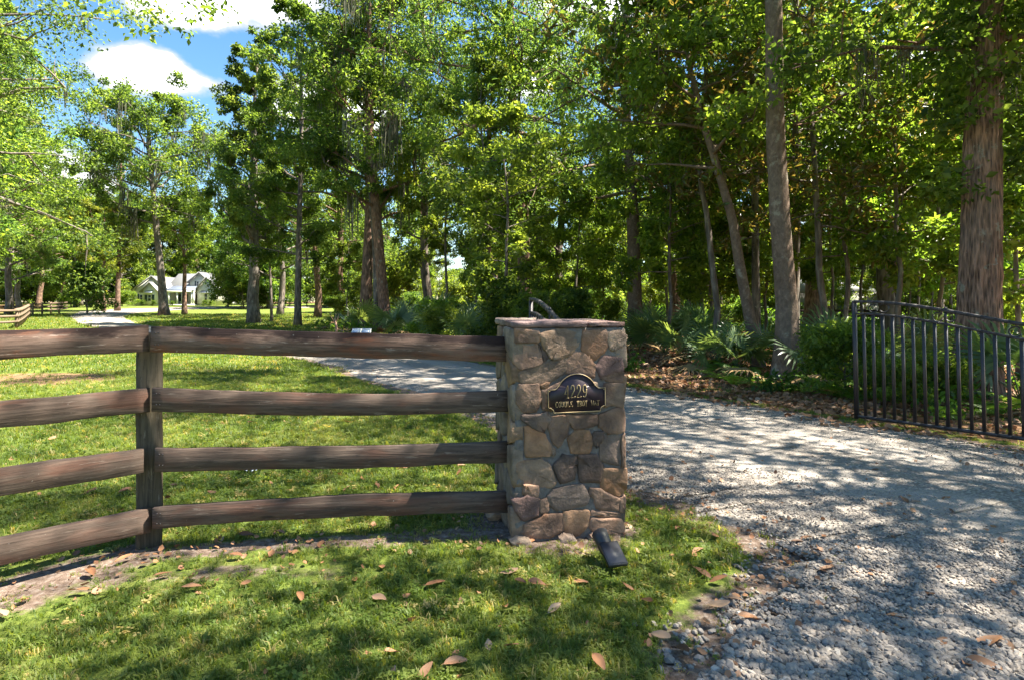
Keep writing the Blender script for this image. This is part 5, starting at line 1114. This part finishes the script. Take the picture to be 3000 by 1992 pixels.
def tuft(seed, n, h, spread, w):
    r = np.random.default_rng(seed); V = []; Fq = []; Ft = []; T = []; b = 0
    for _ in range(n):
        a = r.random() * 6.28; p = np.array((r.normal() * spread, r.normal() * spread, 0)); L = h * r.uniform(.5, 1.2); d = np.array((math.cos(a), math.sin(a), 0)); le = r.uniform(.25, 1.0); sd = np.array((-d[1], d[0], 0)) * w * r.uniform(.7, 1.2)
        c0, c1, c2 = p, p + d * L * .35 * le + (0, 0, L * .55), p + d * L * le * 1.0 + np.array((0, 0, L * (.95 - .55 * le)))
        V += [c0 - sd * .7, c0 + sd * .7, c1 - sd, c1 + sd, c2]; Fq.append((b, b + 1, b + 3, b + 2)); Ft.append((b + 2, b + 3, b + 4)); T += [r.random()] * 5; b += 5
    return mesh('grass_tuft', np.array(V), [np.array(Fq), np.array(Ft)], MAT['grass_blade'], False, {'tint': np.array(T)})
def clover(seed):
    r = np.random.default_rng(seed); V = []; Ft = []; T = []; b = 0
    for _ in range(7):
        p = np.array((r.normal() * .03, r.normal() * .03, r.uniform(.02, .045))); a0 = r.random() * 6
        for k in range(3):
            a = a0 + k * 2.094; d = np.array((math.cos(a), math.sin(a), .25 * r.normal())); s = np.array((-d[1], d[0], 0)); L = .014
            V += [p, p + d * L * .7 + s * L * .55, p + d * L * 1.15, p + d * L * .7 - s * L * .55]; Ft += [(b, b + 1, b + 2), (b, b + 2, b + 3)]; T += [.5 + .3 * r.random()] * 4; b += 4
    return mesh('clover', np.array(V), np.array(Ft), MAT['grass_blade'], False, {'tint': np.array(T)})
TUFT = [tuft(s, 14, .046, .017, .0022) for s in range(4)] + [tuft(10, 10, .066, .012, .0025), clover(1), clover(2)]
TUFT_F = [tuft(20 + s, 18, .075, .045, .0060) for s in range(3)]
def patchy(P, f, seed):
    r = np.random.default_rng(seed); v = np.zeros(len(P))
    for _ in range(7):
        k = r.normal(size=2) * f; v += np.sin(P @ k + r.random() * 6.28)
    return v / 2.6
def band(y0, y1, dens):
    n = int((y1 - y0) * (.98 * (y0 + y1) + 2.2) * dens); y = np.sqrt(rng.uniform(y0 ** 2, y1 ** 2, n)) if y0 > 0 else rng.uniform(y0, y1, n)
    x = rng.uniform(-1, 1, n) * (.98 * y + 1.1); return np.column_stack([x, y])
pts = []; scl = []; kd = []; tn = []
for y0, y1, dens, s, far in ((1.6, 3.2, 2700, .92, 0), (3.2, 5.0, 1700, 1.0, 0), (5, 8, 650, 1.2, 0), (8, 13, 260, 1.5, 0), (13, 22, 80, 1.5, 1), (22, 38, 30, 2.2, 1), (38, 62, 12, 3.2, 1)):
    P = band(y0, y1, dens); sd = sdf_drive(P); di, st, fo = masks(P); di = np.where((np.abs(sd) < .6) & (P[:, 1] < 4.2), di * .35, di); nz = patchy(P, 2.2, 4); nz2 = patchy(P, .5, 9)
    keepp = np.clip(1 - 1.05 * np.clip(di + .20 * nz * (di > .1), 0, 1) - 1.0 * st, .16, 1); keepp = np.where(fo > .3, .04, keepp)
    keepp = np.where(sd > -.02 + .16 * nz, np.where(sd < .5 + .2 * nz, .05, .0), keepp); keepp *= np.clip(.80 + .35 * nz2, .4, 1)
    inp = ((P - PIL) @ PU > -.03) & ((P - PIL) @ PU < PW + .03) & ((P - PIL) @ PV > -.03) & ((P - PIL) @ PV < PW + .03)
    ok = (rng.random(len(P)) < keepp) & ~inp; P = P[ok]; m = len(P)
    z = gz(P[:, 0], P[:, 1]) - .004 - .03 * np.clip(sdf_drive(P), 0, 1); pts.append(np.column_stack([P, z]))
    scl.append(s * rng.uniform(.6, 1.25, m) * (1 - .45 * np.clip(di[ok], 0, 1)))
    if far: kd.append(7 + rng.integers(0, 3, m))
    else: kd.append(np.where(rng.random(m) < .05 * (1 + patchy(P, 1.3, 3)), 5 + rng.integers(0, 2, m), rng.integers(0, 5, m)))
    tn.append(np.clip(.48 + .16 * patchy(P, 1.1, 14) + .10 * patchy(P, 5, 15) + .18 * rng.normal(size=m) + .3 * di[ok], 0, 1))
pts = np.concatenate(pts); m = len(pts); tn = np.concatenate(tn); tn = [np.where(rng.random(m) < .07, 1.35, tn)]
scatter('grass', TUFT + TUFT_F, pts, np.column_stack([rng.normal(size=m) * .15, rng.normal(size=m) * .15, rng.random(m) * 6.28]), np.concatenate(scl), np.concatenate(kd), np.concatenate(tn))
print('grass', m)
def pebble_mesh(seed):
    import bmesh
    r = np.random.default_rng(seed); bm = bmesh.new(); bmesh.ops.create_icosphere(bm, subdivisions=1, radius=1); sx = r.uniform(.75, 1.25, 3)
    for v in bm.verts: v.co = Vector([v.co[i] * sx[i] * (.55 if i == 2 else 1) for i in range(3)]) * r.uniform(.82, 1.12)
    me = bpy.data.meshes.new('pebble'); bm.to_mesh(me); bm.free(); me.materials.append(MAT['gravel_stone']); return me
PEB = [pebble_mesh(s) for s in range(6)]
pts = []; scl = []
for y0, y1, dens, s0, s1 in ((1.6, 2.7, 4600, .0080, .0190), (2.7, 3.6, 4000, .0055, .0135), (3.6, 5.2, 1700, .004, .0095), (5.2, 8.5, 500, .004, .008)):
    P = band(y0, y1, dens); P = P[sdf_drive(P) > -.55]; sd = sdf_drive(P); nz = patchy(P, 3, 21)
    # coarse loose stone gathers along the verge, the wheel tracks are worn fine
    tr = np.clip((sd - .9) / 1.0, 0, 1); coarse = np.clip(1.15 - tr * 1.1 + .25 * patchy(P, 1.0, 8) - .14 * np.clip(P[:, 1] - 3, 0, 4), .05, 1)
    pk = np.where(sd > .12 * nz, coarse, np.clip(.22 + .15 * nz + sd * .5, 0, 1) * (sd > -.5)); ok = rng.random(len(P)) < pk; P = P[ok]; tr = tr[ok]; sd = sd[ok]; m = len(P)
    pts.append(np.column_stack([P, gz(P[:, 0], P[:, 1]) + np.where(sd > 0, .026 + np.clip(sd * .02, 0, .008), .004)])); scl.append(rng.uniform(s0, s1, m) * (1.12 - .50 * tr) * np.where(rng.random(m) < .06, 1.35, 1))
pts = np.concatenate(pts); m = len(pts); tn = np.clip(rng.normal(size=m) * .24 + .48, 0, 1)
scatter('gravel', PEB, pts, np.column_stack([rng.normal(size=m) * .5, rng.normal(size=m) * .5, rng.random(m) * 6.28]), np.concatenate(scl), rng.integers(0, 6, m), tn); print('gravel', m)
def litter_mesh(seed):
    r = np.random.default_rng(seed); a = r.uniform(.25, .5); c = r.uniform(.05, .3)
    V = np.array([(-.5, 0, c), (-.15, a, .02), (.25, a * .8, .10), (.5, 0, c * .8), (.25, -a * .8, .12), (-.15, -a, .04), (.05, 0, 0)]); f = [(0, 6, 1), (1, 6, 2), (2, 6, 3), (3, 6, 4), (4, 6, 5), (5, 6, 0)]
    return mesh('litter', V, np.array(f), MAT['litter_leaf'], True)
LIT = [litter_mesh(s) for s in range(5)]
P = np.vstack([band(6.5, 12, 330), band(12, 20, 110), band(20, 34, 26)]); fo = masks(P)[2]; sd = sdf_drive(P); nz = patchy(P, 1.4, 33); k1 = np.where(fo > .35, np.clip(.62 + .4 * nz, .1, 1), np.clip(1 - np.abs(sd) / .5, 0, 1) * .25 * (P[:, 0] > 1)); P = P[(rng.random(len(P)) < k1)]
Q = np.vstack([band(1.8, 6, 110), band(6, 14, 14)]); Q = Q[(rng.random(len(Q)) < np.clip(masks(Q)[0] * 1.2 + .12, 0, 1))]
allp = np.vstack([P, Q]); m = len(allp); z = gz(allp[:, 0], allp[:, 1]) + np.where(sdf_drive(allp) > 0, .03, .012) + rng.random(m) * .015
sc = np.concatenate([rng.uniform(.05, .12, len(P)) * np.clip(P[:, 1] / 12, 1, 2.2), rng.uniform(.018, .05, len(Q))])
scatter('leaf_litter', LIT, np.column_stack([allp, z]), np.column_stack([rng.normal(size=m) * .45, rng.normal(size=m) * .45, rng.random(m) * 6.28]), sc, rng.integers(0, 5, m), np.clip(rng.normal(size=m) * .25 + .5, 0, 1)); print('litter', m)
# low ground cover on the shaded floor under the trees
def cover_mesh(seed):
    r = np.random.default_rng(seed); V, Fc, T = leaf_cloud(r, r.normal(size=(9, 3)) * (.22, .22, .05) + (0, 0, .13), .16, 16, .10, .5, .1, 1.0)
    return mesh('cover', V, Fc, MAT['cover_leaf'], False, {'tint': T})
leaf_mat('cover_leaf', (.020, .052, .010, 1), (.050, .115, .020, 1), (.11, .20, .035, 1), inst=True)
COV = [cover_mesh(s) for s in range(4)]
P = np.vstack([band(7.5, 14, 3.2), band(14, 24, 3.0), band(24, 40, 1.5), band(40, 70, .6)]); fo = masks(P)[2]; sdv = sdf(P, FOREST); nz = patchy(P, .8, 41)
pxx = 1500 + P[:, 0] / P[:, 1] * F; fo2 = fo; P = P[(fo > .7) & ~((pxx > 1820) & (pxx < 2450) & (P[:, 1] < 30) & (rng.random(len(P)) < .93)) & (rng.random(len(P)) < np.clip(.45 + .5 * nz, .05, 1)) & ((sdv > 1.0) | (sdf(P, FOREST_L) > 0))]; m = len(P)
scatter('ground_cover', COV, np.column_stack([P, gz(P[:, 0], P[:, 1])]), np.column_stack([np.zeros(m), np.zeros(m), rng.random(m) * 6.28]), rng.uniform(.6, 1.5, m) * np.clip(P[:, 1] / 18, 1, 2.4), rng.integers(0, 4, m), rng.random(m)); print('cover', m)

# ------------------------------------------------------------------ say of each look-alike which one it is
LAND = [(60, 'the paddock fence'), (255, 'the round bush'), (344, 'the straight pine'), (480, 'the large house oak'), (742, 'the twisted lawn trunk'), (872, 'the straight grey trunk'), (1070, 'the thick reddish trunk'), (1132, 'the shaggy forked trunk'), (1330, 'the wide palmetto'), (1466, 'the curving sapling'),
        (1538, 'the dark trunk behind the pillar'), (1862, 'the ringed trunk'), (2045, 'the upright palmetto fans'), (2224, 'the leaning trunk'), (2308, 'the smooth tall trunk'), (2490, 'the outbuilding'), (2640, 'the gate'), (2852, 'the furrowed trunk')]
LAND_G = [(438, 'the fence post'), (960, 'the mid span of the rails'), (1660, 'the pillar'), (2060, 'the grass tongue'), (2450, 'the wheel tracks'), (2800, 'the right edge of the drive')]
ORD = ['', 'second', 'third', 'fourth', 'fifth', 'sixth', 'seventh', 'eighth', 'ninth', 'tenth']
def tell_apart():
    by = {}
    for o in C.objects:
        if o.parent is None and o.get('label') and o.get('category'): by.setdefault(o['label'], []).append(o)
    for lab, obs in by.items():
        if len(obs) < 2: continue
        land = LAND_G if obs[0]['category'] == 'leaf' else LAND; cell = {}
        for o in obs:
            x, y = o.location.x, o.location.y; px = 1500 + x / max(y, .5) * F
            if px > 3010 or px < -10: cell.setdefault(('past the right edge' if px > 1500 else 'past the left edge', ''), []).append((px, y, o)); continue
            l = min(land, key=lambda t: abs(t[0] - px)); cell.setdefault((l[1], 'right of' if px > l[0] else 'left of'), []).append((px, y, o))
        base = lab
        for a, b in ((' standing deep in the wood', ''), (' deep in the wood', ''), (' in the understorey', ''), (' on the floor of the wood', ''), (' with pale green leaves', ' with pale leaves'), (' with dark green leaves', ' with dark leaves'), (' lying in the lawn behind the fence', ' behind the fence'), (' in the lawn behind the fence', ' in the lawn'), (' under the far belt of woods', ''), (' in the far belt of woods', ' of the far belt'), (' closing the paddock on the left', ' closing the paddock'), (' lying on', ' on')): base = base.replace(a, b)
        for (l, side), q in cell.items():
            q.sort(key=lambda t: t[0]); n = len(q)
            for k, (px, y, o) in enumerate(q):
                s = '%s %s %s' % (base, side, l) if side else '%s %s' % (base, l)
                if n > 1: s += ', ' + ('leftmost' if k == 0 else 'rightmost' if k == n - 1 else ORD[min(k, 9)] + ' from left')
                o['label'] = ' '.join(s.split()[:16]).rstrip(',')
tell_apart()
